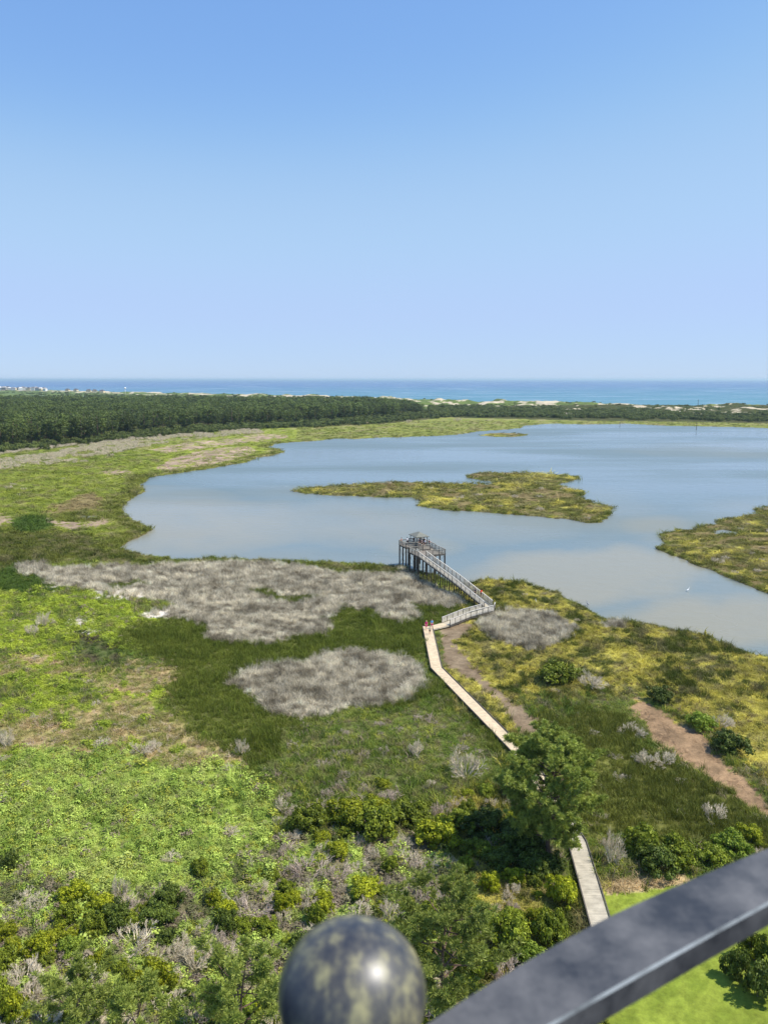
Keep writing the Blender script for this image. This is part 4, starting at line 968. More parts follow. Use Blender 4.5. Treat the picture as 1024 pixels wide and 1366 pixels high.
# ------------------------------------------------------------------ observation tower and its ramp
E1 = Vector((.39, -.92, 0)).normalized(); E2 = Vector((.92, .39, 0)).normalized(); C0 = Vector((14.15, 173.4, 0))
def T(p, q, z=0): v = C0+E1*p+E2*q; return Vector((v.x, v.y, z))
tower = empty('observation_tower', tuple(T(-6, -2, 0))); tag(tower, 'weathered wooden observation tower with roofed lookout at the pond edge', 'observation tower')
def rail(a, b, name='railing', h=1.1, sp=1.75, boards=(.42, .68), parent=None, solid=.13, cap=.16, m_=None):
    """posts, cap and boards between two deck points"""
    a = Vector(a); b = Vector(b); L_ = (b-a).length; n_ = max(1, round(L_/sp)); mb = MB(); up = Vector((0, 0, 1))
    mb.beam(a+up*h, b+up*h, cap, .05)
    for q in boards: mb.beam(a+up*q, b+up*q, .03, solid)
    mb.beam(a+up*.14, b+up*.14, .03, .14)
    mb.beam(a+up*(h-.1), b+up*(h-.1), .035, .13)
    o = inv(mb.build(name, m_ or wood_rail), parent)
    pb = MB()
    for k in range(n_+1):
        p = a.lerp(b, k/n_); pb.beam(p+up*-.28, p+up*(h-.03), .11, .11)
    o2 = pb.build('railing_post', wood_drk); o2.parent = o; o2.matrix_parent_inverse = o.matrix_world.inverted() if False else Matrix.Identity(4)
    o2.matrix_parent_inverse = (Matrix.Translation(parent.location)).inverted() @ Matrix.Identity(4)
    o2.matrix_parent_inverse = Matrix.Identity(4)
    return o
DZ, LZ = 5.5, 5.3
def slab(p0, p1, q0, q1, z, name='deck'):
    n_ = int((p1-p0)/.15); mb = MB()
    for k in range(n_):
        pa = p0+(p1-p0)*(k+.5)/n_; mb.beam(T(pa, q0, z-.025), T(pa, q1, z-.025), (p1-p0)/n_*.93, .05)
    inv(mb.build(name, wood_deck), tower)
    fr_ = MB(); h = .26; zz_ = z-.2
    for (A, B) in ((T(p0, q0, zz_), T(p1, q0, zz_)), (T(p0, q1, zz_), T(p1, q1, zz_)), (T(p0, q0, zz_), T(p0, q1, zz_)), (T(p1, q0, zz_), T(p1, q1, zz_))): fr_.beam(A, B, .1, .27)
    for k in range(1, int(p1-p0)): fr_.beam(T(p0+k, q0+.06, zz_), T(p0+k, q1-.06, zz_), .06, .24)
    inv(fr_.build('beam', wood_drk), tower)
slab(-13.4, -5.05, -3.3, 0, DZ); slab(-12.7, -8.7, -6.0, -3.36, DZ); slab(-4.95, 0, -6.9, 0, LZ)
for A, B in ((T(-13.4, 0, DZ), T(-5.05, 0, DZ)), (T(-4.95, 0, LZ), T(0, 0, LZ)), (T(0, 0, LZ), T(0, -4.95, LZ)), (T(-13.4, -3.3, DZ), T(-13.4, 0, DZ)), (T(-12.7, -6, DZ), T(-8.7, -6, DZ)),
             (T(-8.7, -6, DZ), T(-8.7, -3.4, DZ)), (T(-12.7, -6, DZ), T(-12.7, -3.4, DZ)), (T(-8.6, -3.3, DZ), T(-5.05, -3.3, DZ)), (T(-5.05, -3.3, DZ), T(-5.05, -1.4, DZ)), (T(-4.95, -6.9, LZ), T(0, -6.9, LZ)), (T(-4.95, -6.9, LZ), T(-4.95, -3.4, LZ))):
    rail(A, B, parent=tower, m_=rail_deck)
st = MB(); st.beam(T(-4.98, -1.35, LZ+.08), T(-4.98, -.05, LZ+.08), .3, .12); inv(st.build('step', wood_gry), tower)
for (p, q, top) in [(-13.3,-.1,DZ),(-9.3,-.1,DZ),(-5.2,-.1,DZ),(-.1,-.1,LZ),(-2.6,-.1,LZ),(-.1,-2.5,LZ),(-.1,-4.9,LZ),(-5.2,-3.2,DZ),(-9.3,-3.2,DZ),(-13.3,-3.2,DZ),(-12.6,-5.9,DZ),(-10.7,-5.9,DZ),(-8.8,-5.9,DZ),(-4.8,-6.8,LZ),(-2.5,-6.8,LZ),(-.1,-6.8,LZ),(-4.8,-4.9,LZ)]:
    inv(MB().beam(T(p, q, -1.2), T(p, q, top-.35), .33, .33).build('post', post_m), tower)
br = MB()
for (a, b2) in (((-12.6,-5.9),(-8.8,-5.9)), ((-13.3,-.1),(-9.3,-.1)), ((-8.8,-5.9),(-9.3,-3.2)), ((-.1,-.1),(-.1,-4.9))):
    br.beam(T(*a, .6), T(*b2, 4.9), .04, .04); br.beam(T(*a, 4.9), T(*b2, .62), .04, .04)
inv(br.build('cross_brace', wood_drk), tower)
# gazebo roof
gp = [(-12.9, -2.9), (-9.3, -2.9), (-9.3, -.05), (-12.9, -.05)]
for p, q in gp: inv(MB().beam(T(p, q*.98-.03, DZ), T(p, q*.98-.03, DZ+2.15), .16, .16).build('roof_post', post_m), tower)
rf = MB(); e = .3
cs = [T(-12.9-e, -2.9-e, DZ+2.2), T(-9.3+e, -2.9-e, DZ+2.2), T(-9.3+e, e, DZ+2.2), T(-12.9-e, e, DZ+2.2)]; r1 = T(-11.4, -1.45, DZ+3.1); r2 = T(-10.8, -1.45, DZ+3.1)
rf.v = [tuple(c) for c in cs]+[tuple(c+Vector((0, 0, -.14))) for c in cs]+[tuple(r1), tuple(r2)]
rf.f = [(0, 1, 9, 8), (1, 2, 9), (2, 3, 8, 9), (3, 0, 8), (4, 7, 6, 5), (0, 4, 5, 1), (1, 5, 6, 2), (2, 6, 7, 3), (3, 7, 4, 0)]
inv(rf.build('roof', roof_m), tower)
fb = MB(); z_ = DZ+2.02
for a, b2 in zip(gp, gp[1:]+gp[:1]): fb.beam(T(a[0], a[1], z_), T(b2[0], b2[1], z_), .1, .16)
inv(fb.build('roof_beam', wood_drk), tower)
bn = MB(); bn.beam(T(-13.0, -2.6, DZ+.45), T(-13.0, -.4, DZ+.45), .4, .06); bn.beam(T(-12.9, -2.4, DZ), T(-12.9, -2.4, DZ+.42), .1, .1); bn.beam(T(-12.9, -.6, DZ), T(-12.9, -.6, DZ+.42), .1, .1); inv(bn.build('bench', wood_gry), tower)
# ramp down to the bend
RL0, RR0 = T(0, -6.75, LZ), T(0, -5.0, LZ); RL1, RR1 = Vector((19.35, 145.6, 1.25)), Vector((21.45, 144.3, 1.25))
mid0, mid1 = (RL0+RR0)/2, (RL1+RR1)/2
KN = .55; mk = mid0.lerp(mid1, KN); mk.z += .25
inv(plank_deck([tuple(mid0), tuple(mk), tuple(mid1)], .9, .15).build('ramp_deck', wood_gry), tower)
for s in (.95, -.95):
    q = miters([tuple(mid0), tuple(mk), tuple(mid1)], s)
    for a, b2 in zip(q, q[1:]): rail(a, b2, 'ramp_railing', parent=tower, boards=(.36, .6, .82), solid=.12)
    sb = MB()
    for a, b2 in zip(q, q[1:]): sb.beam(a+Vector((0, 0, -.2)), b2+Vector((0, 0, -.2)), .08, .26)
    inv(sb.build('ramp_beam', wood_drk), tower)
L_ = (mid1-mid0).length
for k in range(1, 14):
    p = mid0.lerp(mid1, k/14); zt = p.z+.25*(1-abs(k/14-KN)/KN)-.3
    for s in (.85, -.85):
        q = p+E2*s; inv(MB().beam((q.x, q.y, -1.0), (q.x, q.y, zt), .2, .2).build('ramp_post', post_m), tower)
# corner landing and second ramp
cn = [Vector((19.1, 145.4, 1.22)), Vector((21.5, 144.2, 1.22)), Vector((21.1, 142.3, 1.22)), Vector((19.0, 142.9, 1.22))]
cl = MB(); cl.v = [tuple(c) for c in cn]+[tuple(c-Vector((0, 0, .25))) for c in cn]; cl.f = [(3, 2, 1, 0), (4, 5, 6, 7), (0, 1, 5, 4), (1, 2, 6, 5), (2, 3, 7, 6), (3, 0, 4, 7)]
inv(cl.build('landing', wood_gry), tower)
s0, s1 = Vector((20.6, 143.25, 1.22)), Vector((11.3, 135.2, .84)); se = Vector((7.95, 132.9, .8))
sm = s0.lerp(s1, .5); sm.z = 1.02; sm += Vector((-.35, .5, 0))
inv(plank_deck([tuple(s0), tuple(sm), tuple(s1)], .9, .15).build('ramp_deck', wood_gry), tower)
inv(plank_deck([tuple(s1), tuple(se)], .84, .15).build('deck', wood_new), tower)
inv(line_beam([tuple(s1), tuple(se)], .88, -.1, .1, .25).build('curb', wood_gry), tower); inv(line_beam([tuple(s1), tuple(se)], -.88, -.1, .1, .25).build('curb', wood_gry), tower)
for s in (.97, -.97):
    q = miters([tuple(s0), tuple(sm), tuple(s1)], s)
    if s < 0: q[0] = q[0]+Vector((-1.2, -.9, 0))
    for a, b2 in zip(q, q[1:]): rail(a, b2, 'ramp_railing', parent=tower, boards=(.34, .56, .8), solid=.15, sp=1.6)
    sb = MB()
    for a, b2 in zip(q, q[1:]): sb.beam(a+Vector((0, 0, -.22)), b2+Vector((0, 0, -.22)), .08, .28)
    inv(sb.build('ramp_beam', wood_drk), tower)
rail((21.55, 144.3, 1.25), (21.2, 142.6, 1.25), 'landing_railing', parent=tower)
for k in range(6):
    p = s0.lerp(s1, k/5)
    for s in (.85, -.85):
        o = off(s0, s1, s); inv(MB().beam((p.x+o.x, p.y+o.y, -.4), (p.x+o.x, p.y+o.y, p.z-.3), .16, .16).build('ramp_post', post_m), tower)

# ------------------------------------------------------------------ people
def skin_mesh(name, verts, edges, radii, root=0, sub=1):
    me = bpy.data.meshes.new(name); me.from_pydata(verts, edges, []); o = bpy.data.objects.new(name, me); COL.objects.link(o)
    sk = o.modifiers.new('skin', 'SKIN'); sk.use_smooth_shade = True
    lay = me.skin_vertices[0].data if me.skin_vertices else None
    for i, r_ in enumerate(radii): lay[i].radius = (r_, r_)
    lay[root].use_root = True
    s_ = o.modifiers.new('sub', 'SUBSURF'); s_.levels = s_.render_levels = sub
    dg = bpy.context.evaluated_depsgraph_get(); dg.update(); m2 = bpy.data.meshes.new_from_object(o.evaluated_get(dg))
    bpy.data.objects.remove(o); m2.name = name; return m2
SKINM = [mat('light_skin', tuple(lin((224, 178, 150))), .6), mat('tan_skin', tuple(lin((186, 134, 104))), .6)]
POSES = {
 'walk': dict(kneeL=(-.1, .14, .5), footL=(-.1, .22, .06), kneeR=(.1, .02, .5), footR=(.1, -.26, .1), elL=(-.25, -.1, 1.12), haL=(-.24, .02, .88), elR=(.25, .06, 1.12), haR=(.25, .24, .92)),
 'stand': dict(kneeL=(-.1, .02, .5), footL=(-.11, 0, .06), kneeR=(.1, .02, .5), footR=(.11, 0, .06), elL=(-.26, -.02, 1.13), haL=(-.25, .05, .87), elR=(.26, -.02, 1.13), haR=(.25, .05, .87)),
 'lean': dict(kneeL=(-.1, .02, .5), footL=(-.11, -.05, .06), kneeR=(.1, .02, .5), footR=(.11, -.08, .06), elL=(-.24, .15, 1.12), haL=(-.16, .38, 1.14), elR=(.24, .15, 1.12), haR=(.16, .38, 1.14))}
PM = {}
def pose_meshes(pn):
    if pn in PM: return PM[pn]
    p = POSES[pn]
    v = [(0, 0, .93), (0, -.01, 1.1), (0, 0, 1.32), (0, .0, 1.45), (0, .015, 1.53), (0, .02, 1.62), (0, .015, 1.70),
         (-.09, 0, .88), p['kneeL'], p['footL'], (p['footL'][0], p['footL'][1]+.16, .04), (.09, 0, .88), p['kneeR'], p['footR'], (p['footR'][0], p['footR'][1]+.16, .04),
         (-.18, 0, 1.39), p['elL'], p['haL'], (.18, 0, 1.39), p['elR'], p['haR']]
    e = [(0, 1), (1, 2), (2, 3), (3, 4), (4, 5), (5, 6), (0, 7), (7, 8), (8, 9), (9, 10), (0, 11), (11, 12), (12, 13), (13, 14), (2, 15), (15, 16), (16, 17), (2, 18), (18, 19), (19, 20)]
    r_ = [.13, .115, .135, .055, .055, .1, .07, .085, .06, .042, .035, .085, .06, .042, .035, .055, .042, .03, .055, .042, .03]
    body = skin_mesh('body', v, e, r_)
    # fingers, nose and ears joined into the same body mesh
    mb = MB()
    for s, hnd, el in ((-1, p['haL'], p['elL']), (1, p['haR'], p['elR'])):
        h = Vector(hnd); d = (h-Vector(el)).normalized(); sd_ = d.cross(Vector((1, 0, 0))).normalized()
        mb.tube([h-d*.01, h+d*.07], [.03, .034], 6)
        for k, L_ in enumerate((.065, .075, .07, .055)):
            o = sd_*(k-1.5)*.018; mb.tube([h+d*.06+o, h+d*(.06+L_*.6)+o, h+d*(.06+L_)+o+Vector((-s*.015, 0, 0))], [.009, .008, .006], 5)
        mb.tube([h+d*.02+sd_*-.03, h+d*.06+sd_*-.055], [.011, .007], 5)
    mb.tube([(0, .11, 1.64), (0, .13, 1.61)], [.01, .014], 5); mb.tube([(-.1, .02, 1.63), (-.112, .015, 1.61)], [.02, .012], 5); mb.tube([(.1, .02, 1.63), (.112, .015, 1.61)], [.02, .012], 5)
    k = len(body.vertices); bv = [tuple(q.co) for q in body.vertices]+mb.v; bf = [tuple(q.vertices) for q in body.polygons]+[tuple(i+k for i in f) for f in mb.f]
    bm_ = bpy.data.meshes.new('body'); bm_.from_pydata(bv, [], bf); bm_.update()
    for q in bm_.polygons: q.use_smooth = True
    eL = Vector((-.18, 0, 1.39)).lerp(Vector(p['elL']), .8); eR = Vector((.18, 0, 1.39)).lerp(Vector(p['elR']), .8)
    shirt = skin_mesh('shirt', [(0, 0, .92), (0, -.01, 1.1), (0, 0, 1.33), (0, 0, 1.43), (-.18, 0, 1.39), tuple(eL), (.18, 0, 1.39), tuple(eR)], [(0, 1), (1, 2), (2, 3), (2, 4), (4, 5), (2, 6), (6, 7)], [.155, .14, .155, .08, .075, .065, .075, .065])
    kl = Vector((-.09, 0, .88)).lerp(Vector(p['kneeL']), .85); kr = Vector((.09, 0, .88)).lerp(Vector(p['kneeR']), .85)
    shorts = skin_mesh('shorts', [(0, 0, .96), (-.09, 0, .86), tuple(kl), (.09, 0, .86), tuple(kr)], [(0, 1), (1, 2), (0, 3), (3, 4)], [.15, .11, .09, .11, .09])
    hb = MB(); hb.lathe([(.001, .115), (.05, .108), (.088, .075), (.106, .03), (.108, -.02), (.085, -.06)], 12, (0, 0, 1.655)); hair = bpy.data.meshes.new('hair')
    hair.from_pydata([(x, y-.018, z-(.05 if y < 0 else 0)*0) for x, y, z in hb.v], [], [f for f in hb.f if not (sum(hb.v[i][1] for i in f)/4 > .06 and sum(hb.v[i][2] for i in f)/4 < 1.7)]); hair.update()
    PM[pn] = (bm_, shirt, shorts, hair); return PM[pn]
CLOTH = {}
def cloth(c):
    if c not in CLOTH: CLOTH[c] = mat('cloth', tuple(lin(c)), .85)
    return CLOTH[c]
def person(x, y, z, rz, pose, shirt, shorts, hair, label, k=1.0, sk=0, group=None):
    root = empty('person', (x, y, z), rz); root.scale = (k, k, k)
    for nm, me, m_ in zip(('body', 'shirt', 'shorts', 'hair'), pose_meshes(pose), (SKINM[sk], cloth(shirt), cloth(shorts), cloth(hair))):
        me2 = me.copy(); me2.materials.clear(); link(nm, me2, root, m_)
    tag(root, label, 'person', group); return root
HB, HD, HBl = (96, 66, 44), (40, 32, 28), (196, 160, 104)
person(7.55, 132.2, .8, R(175), 'walk', (224, 40, 120), (226, 48, 120), HBl, 'person in bright pink top and shorts, leftmost walker at the boardwalk bend')
person(8.6, 132.9, .8, R(190), 'walk', (110, 168, 220), (196, 30, 110), HB, 'person in a light blue top and magenta shorts, right of the trio on the boardwalk')
person(8.05, 129.8, .8, R(180), 'walk', (206, 204, 176), (70, 76, 66), HD, 'shorter person in a pale top walking in front of two pink clad walkers', .82, 1)
person(19.5, 149.3, 1.85, R(23), 'walk', (236, 52, 24), (40, 44, 52), HD, 'person in an orange red shirt walking up the ramp', 1.0, 1)
person(18.35, 150.0, 1.95, R(23), 'walk', (34, 38, 58), (50, 50, 60), HB, 'person in dark navy clothes walking up the ramp beside the orange shirt', .95)
def onT(p, q, z, *a, **k_): v = T(p, q); return person(v.x, v.y, z, *a, **k_)
onT(-12.2, -5.6, DZ, R(80), 'lean', (214, 150, 130), (70, 70, 90), HB, 'person in a salmon shirt leaning at the outer corner of the left tower deck', sk=1)
onT(-11.9, -4.2, DZ, R(20), 'lean', (240, 240, 240), (40, 40, 48), HD, 'person in a white shirt on the left wing of the tower deck')
onT(-8.2, -1.2, DZ, R(150), 'stand', (240, 238, 234), (60, 60, 70), HB, 'person in a white shirt at the front of the roofed lookout')
onT(-9.5, -.9, DZ, R(200), 'stand', (32, 34, 46), (30, 30, 36), HD, 'tallest person in black under the lookout roof, right side', 1.08, 1)
onT(-9.9, -1.9, DZ, R(100), 'stand', (44, 56, 84), (40, 40, 50), HD, 'person in a dark blue shirt at the middle of the roofed lookout')
onT(-9.2, -2.4, DZ, R(250), 'stand', (36, 46, 66), (36, 36, 42), HB, 'person in dark clothes at the left of the roofed lookout')
onT(-8.6, -1.9, DZ, R(60), 'stand', (120, 96, 100), (36, 36, 42), HD, 'person in a dull mauve shirt in the crowd before the lookout')
onT(-11.4, -2.7, DZ, R(10), 'lean', (30, 34, 36), (56, 56, 60), HD, 'person in black at the back left post of the lookout')
onT(-7.6, -.4, DZ, R(290), 'lean', (120, 44, 48), (50, 50, 60), HD, 'person in a dark red shirt leaning on the right railing of the tower')

# ------------------------------------------------------------------ birds, poles, far houses
white_f = mat('white_feathers', (.8, .8, .78), .7); grey_f = mat('grey_feathers', tuple(lin((150, 150, 150))), .7); beak_m = mat('yellow_bill', tuple(lin((206, 160, 50))), .5)
def egret(x, y, m_, label, k=1.0, rz=0.0, cat='egret'):
    root = empty(cat, (x, y, -.12), rz); root.scale = (k, k, k)
    v = [(-.3, 0, .42), (-.1, 0, .52), (.12, 0, .56), (.22, 0, .66), (.17, 0, .8), (.26, 0, .92), (.36, 0, .93), (-.45, 0, .36), (0, .05, .45), (.0, .05, .22), (0, .05, 0), (0, -.05, .45), (.0, -.05, .22), (0, -.05, 0)]
    e = [(0, 1), (1, 2), (2, 3), (3, 4), (4, 5), (5, 6), (0, 7), (1, 8), (8, 9), (9, 10), (1, 11), (11, 12), (12, 13)]
    me = skin_mesh('body', v, e, [.1, .14, .1, .05, .035, .04, .035, .04, .03, .015, .012, .03, .015, .012], 1); link('body', me, root, m_)
    MB().tube([(.38, 0, .93), (.56, 0, .9)], [.018, .004], 5).build('bill', beak_m, root)
    tag(root, label, 'bird'); return root
egret(*g(917, 789), white_f, 'white egret wading alone in the open water at the right', 1.1, .5)
egret(*g(783, 808), grey_f, 'grey heron standing in the shallows off the right shore', 1.2, 2.0, 'heron')
for i, (u, v, lab) in enumerate(((737, 577, 'left one of two far white egrets on the pond beside the small islet'), (812, 572, 'far white egret near the left thin pole in the pond'), (715, 806, 'white egret close to the shore beyond the reed mound'))):
    egret(*g(u, v), white_f, lab if i != 0 else 'far white egret on the pond beside the small islet', 1.2, i)
for (u, v, h_, lab) in ((826, 570, 5.5, 'left thin pole standing in the far side of the pond'), (928, 574, 7.5, 'right thin pole standing in the far side of the pond')):
    x, y = g(u, v); root = empty('pond_pole', (x, y, -.5)); MB().tube([(0, 0, 0), (.1, 0, h_)], [.22, .16], 7).build('pole', post_m, root); MB().beam((-.5, 0, h_*.92), (.7, 0, h_*.92), .16, .16).build('crossbar', post_m, root); tag(root, lab, 'pole')
x, y = g(930, 545); mb = MB(); mb.tube([(0, 0, 0), (0, 0, 13)], [.4, .25], 6); mb.beam((-1.2, 0, 11.6), (1.2, 0, 11.6), .3, .3); o = mb.build('beach_marker', wood_drk); o.location = (x, y, 1); tag(o, 'dark marker post rising from the dunes against the ocean', 'marker post')
WALLC = [mat('house_wall', tuple(lin(c)), .8, (.2, .06)) for c in ((214, 208, 200), (170, 176, 184), (226, 206, 170), (150, 142, 134), (236, 234, 230))]
ROOFC = [mat('house_roof', tuple(lin(c)), .8, (.2, .08)) for c in ((120, 116, 116), (176, 170, 164), (96, 92, 96), (214, 208, 200))]
winm = mat('window_glass', (.03, .04, .06), .15, None, .5)
def house(x, y, W, Dp, H, k, label):
    root = empty('beach_house', (x, y, .5), random.uniform(-.5, .5))
    pl = MB()
    for a in (-.42, 0, .42):
        for b2 in (-.4, .4): pl.beam((a*W, b2*Dp, -1), (a*W, b2*Dp, 3), .5, .5)
    pl.build('stilts', post_m, root)
    wl = MB(); wl.beam((0, -Dp/2, 3+H/2), (0, Dp/2, 3+H/2), W, H); wl.build('wall', WALLC[k % 5], root)
    rf = MB(); z = 3+H; e = .6
    rf.v = [(-W/2-e, -Dp/2-e, z), (W/2+e, -Dp/2-e, z), (W/2+e, Dp/2+e, z), (-W/2-e, Dp/2+e, z), (-W/4, 0, z+W*.28), (W/4, 0, z+W*.28)]; rf.f = [(0, 1, 5, 4), (1, 2, 5), (2, 3, 4, 5), (3, 0, 4), (3, 2, 1, 0)]
    rf.build('roof', ROOFC[k % 4], root)
    for a in (-.3, 0, .3):
        for zz_ in ((4.6, 7.4) if H > 5 else (4.6,)): MB().beam((a*W-.7, -Dp/2-.06, zz_), (a*W+.7, -Dp/2-.06, zz_), .1, 1.3).build('window', winm, root)
    tag(root, label, 'house', 'beach houses on the far left shore' if 'far left' in label else 'houses'); return root
hr = random.Random(3)
for i in range(30):
    u = -22+i*3.35+hr.uniform(-1, 1); v = np.interp(u, [-30, 0, 75], [518.6, 519.6, 521.6])+hr.uniform(-.1, .9); x, y = g(u, v)
    house(x, y-90, hr.uniform(12, 20), hr.uniform(9, 13), hr.uniform(6, 10), i, 'small raised beach house in the row on the far left shore')
for i, (u, v, lab) in enumerate(((101, 522.6, 'pale house left of the gap on the far shore'), (112, 522.8, 'sand coloured house standing alone on the far shore dunes'), (129, 523.6, 'left house of the sandy trio on the far shore'), (137, 524, 'middle house of the sandy trio on the far shore'), (147, 524.6, 'right house of the sandy trio on the far shore'))):
    x, y = g(u, v); house(x, y-70, 15, 10, 5, 2, lab)
x, y = g(176, 525.5); mb = MB(); mb.tube([(0, 0, 0), (0, 0, 16)], [.7, .5], 7); mb.lathe([(.1, 16), (3.2, 17.2), (3.4, 19), (2.2, 20.6), (.05, 21)], 12); o = mb.build('water_tower', WALLC[4], None, True); o.location = (x, y-60, 0); tag(o, 'tiny pale water tower on the far coast above the forest', 'water tower')

# ------------------------------------------------------------------ gallery railing under the viewer
ironm = bpy.data.materials.new('weathered_black_iron_paint'); ironm.use_nodes = True; n = ironm.node_tree.nodes; l = ironm.node_tree.links; b = n['Principled BSDF']
tc = n.new('ShaderNodeTexCoord'); nz = n.new('ShaderNodeTexNoise'); nz.inputs['Scale'].default_value = 17; nz.inputs['Detail'].default_value = 6; nz.inputs['Roughness'].default_value = .65; l.new(tc.outputs['Object'], nz.inputs[0])
rp = n.new('ShaderNodeValToRGB'); rp.color_ramp.elements[0].position = .35; rp.color_ramp.elements[0].color = (.03, .031, .034, 1); rp.color_ramp.elements[1].position = .68; rp.color_ramp.elements[1].color = (.14, .134, .128, 1)
l.new(nz.outputs['Fac'], rp.inputs[0]); l.new(rp.outputs[0], b.inputs['Base Color'])
r2_ = n.new('ShaderNodeMapRange'); r2_.inputs[3].default_value = .34; r2_.inputs[4].default_value = .62; l.new(nz.outputs['Fac'], r2_.inputs[0]); l.new(r2_.outputs[0], b.inputs['Roughness'])
bp = n.new('ShaderNodeBump'); bp.inputs['Strength'].default_value = .12; bp.inputs['Distance'].default_value = .002; l.new(nz.outputs['Fac'], bp.inputs['Height']); l.new(bp.outputs[0], b.inputs['Normal'])
ballm = bpy.data.materials.new('pollen_stained_iron_paint'); ballm.use_nodes = True; n = ballm.node_tree.nodes; l = ballm.node_tree.links; b = n['Principled BSDF']
tc = n.new('ShaderNodeTexCoord'); mp = n.new('ShaderNodeMapping'); mp.inputs['Scale'].default_value = (1.9, 1.6, .7); nz = n.new('ShaderNodeTexNoise'); nz.inputs['Scale'].default_value = 42; nz.inputs['Detail'].default_value = 5; nz.inputs['Roughness'].default_value = .6
l.new(tc.outputs['Object'], mp.inputs[0]); l.new(mp.outputs[0], nz.inputs[0]); rp = n.new('ShaderNodeValToRGB'); cr = rp.color_ramp
cr.elements[0].position = .36; cr.elements[0].color = (.03, .031, .036, 1); cr.elements[1].position = .70; cr.elements[1].color = (.30, .27, .13, 1); e_ = cr.elements.new(.50); e_.color = (.08, .074, .06, 1)
l.new(nz.outputs['Fac'], rp.inputs[0]); l.new(rp.outputs[0], b.inputs['Base Color']); b.inputs['Roughness'].default_value = .45
b.inputs['Coat Weight'].default_value = .35; b.inputs['Coat Roughness'].default_value = .33
worn_hl = mat('worn_rail_edge_highlight', (.2, .215, .215), .55, (30, .6))  # lighter colour for rubbed paint, with the ridge highlight painted in
gr = empty('gallery_railing', (0, .46, EYE-1.5)); tag(gr, 'dark iron gallery railing with a round ball finial close to the viewer', 'railing')
def rel(o): return inv(o, gr)
ZT = EYE-.42
def pr_(u, v, z): x, y = g(u, v, z); return Vector((x, y, z))
far_e = [(300,1545), (450,1446), (565,1367), (640,1318), (724,1268), (800,1227), (879,1190), (950,1160), (1024,1130), (1200,1062)]
ridge = [(480,1511), (610,1437), (736,1366), (865,1293), (944,1249), (1024,1205), (1130,1148), (1270,1076)]
def resample(pts, N_):
    pts = dense(pts); d_ = [0]
    for a, b in zip(pts, pts[1:]): d_.append(d_[-1]+(b-a).length)
    out_ = []
    for k in range(N_):
        t = d_[-1]*k/(N_-1); j = min(len(pts)-2, max(i for i in range(len(d_)) if d_[i] <= t+1e-9)); f = (t-d_[j])/max(1e-9, d_[j+1]-d_[j]); out_.append(pts[j].lerp(pts[j+1], min(1, f)))
    return out_
def dense(pts, m_=6):
    out_ = []
    for i in range(len(pts)-1):
        p0 = pts[max(0, i-1)]; p1 = pts[i]; p2 = pts[i+1]; p3 = pts[min(len(pts)-1, i+2)]
        for k in range(m_):
            t = k/m_; out_.append(.5*((2*p1)+(-p0+p2)*t+(2*p0-5*p1+4*p2-p3)*t*t+(-p0+3*p1-3*p2+p3)*t**3))
    return out_+[pts[-1]]
outer = resample([pr_(u, v, ZT) for u, v in far_e], 44); inner = resample([pr_(u, v, ZT) for u, v in ridge], 44)
hb = MB(); th = .0215; bev = .0017
def sect(po, pi):
    d = (pi-po).normalized()*bev; up = Vector((0, 0, 1))
    return [po+d-up*0, pi-d*1.2, pi-up*bev*1.2, pi-up*th, po-up*th, po-up*bev]
for po, pi in zip(outer, inner): hb.v += [tuple(q) for q in sect(po, pi)]
for k in range(len(outer)-1):
    for j in range(6):
        if j == 1: continue
        a = k*6+j; c2 = k*6+(j+1) % 6; hb.f.append((a, c2, c2+6, a+6))
hb.f += [tuple(range(6))[::-1], tuple((len(outer)-1)*6+j for j in range(6))]
hro = rel(hb.build('handrail', ironm))
we = MB()
for k in range(len(outer)): s_ = sect(outer[k], inner[k]); we.v += [tuple(s_[1]), tuple(s_[2])]
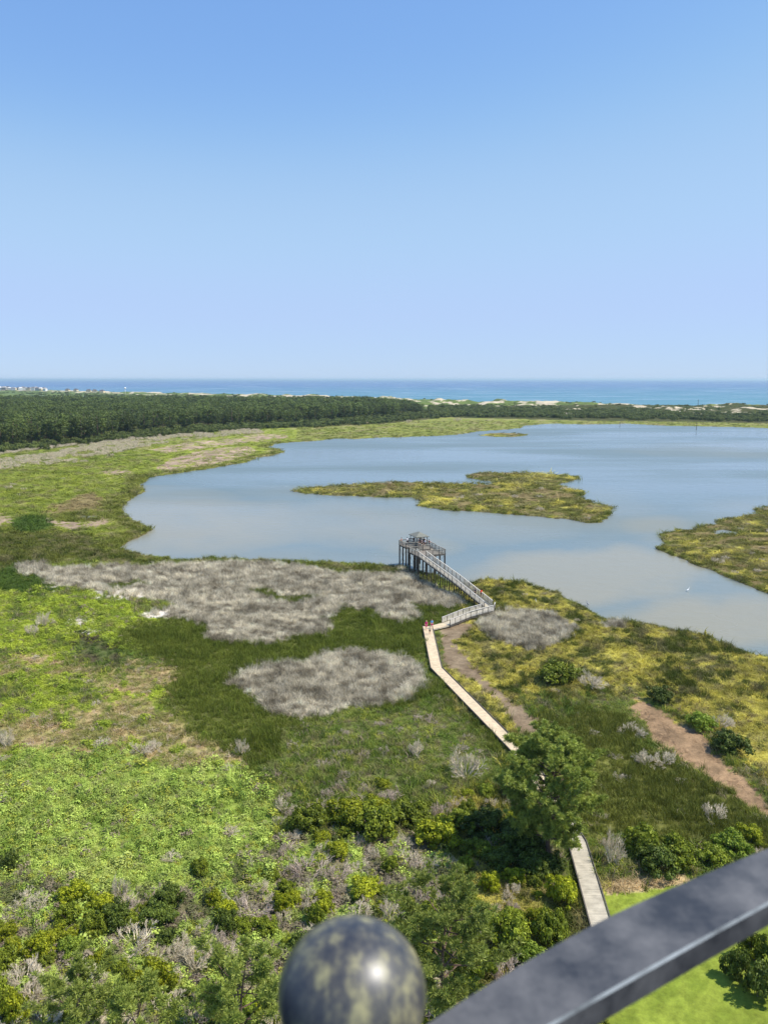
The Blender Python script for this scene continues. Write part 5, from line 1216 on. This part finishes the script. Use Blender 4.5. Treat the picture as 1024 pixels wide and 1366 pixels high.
we.f = [(2*k, 2*k+1, 2*k+3, 2*k+2) for k in range(len(outer)-1)]
we.build('worn_edge_highlight', worn_hl, None); wo = bpy.context.scene.objects['worn_edge_highlight']; wo.parent = hro
bc = Vector((-.0214, .458, EYE-.411)); bmb = MB(); NB = 48
bmb.lathe([(.05*math.sin(math.pi*k/28)+1e-5, -.05*math.cos(math.pi*k/28)) for k in range(29)], NB, (0, 0, 0)); bo = bmb.build('ball_finial', ballm, None, True); bo.location = bc+Vector((0, 0, .002)); bo.scale = (1, 1, .9); bo.parent = gr; bo.matrix_parent_inverse = Matrix.Translation(gr.location).inverted()
po_ = MB(); po_.lathe([(.001, -1.1), (.04, -1.1), (.04, -1.06), (.018, -1.04), (.018, -.1), (.03, -.09), (.03, -.075), (.02, -.065), (.024, -.04), (.001, -.04)], 24, tuple(bc)); rel(po_.build('post', ironm, None, True))
MBk = MB(); MBk.beam(tuple(bc+Vector((0, 0, -.085))), tuple(bc+Vector((.02, -.05, -.055+.0))), .02, .012); rel(MBk.build('bracket', ironm))

# ------------------------------------------------------------------ haze
HZ = 5.5e-5
hz = MB(); X0, X1, Y0, Y1, Z0, Z1 = -62000, 62000, -300, 61000, -3, 62
hz.v = [(X0, Y0, Z0), (X1, Y0, Z0), (X1, Y1, Z0), (X0, Y1, Z0), (X0, Y0, Z1), (X1, Y0, Z1), (X1, Y1, Z1), (X0, Y1, Z1)]
hz.f = [(3, 2, 1, 0), (4, 5, 6, 7), (0, 1, 5, 4), (1, 2, 6, 5), (2, 3, 7, 6), (3, 0, 4, 7)]
hm = bpy.data.materials.new('haze'); hm.use_nodes = True; n = hm.node_tree.nodes; n.remove(n['Principled BSDF']); pvn = n.new('ShaderNodeVolumePrincipled')
pvn.inputs['Color'].default_value = (.72, .93, 1, 1); pvn.inputs['Density'].default_value = HZ; pvn.inputs['Anisotropy'].default_value = .2
hm.node_tree.links.new(pvn.outputs[0], n['Material Output'].inputs['Volume'])
tag(hz.build('haze', hm), kind='stuff')
print('objects', len(bpy.data.objects))
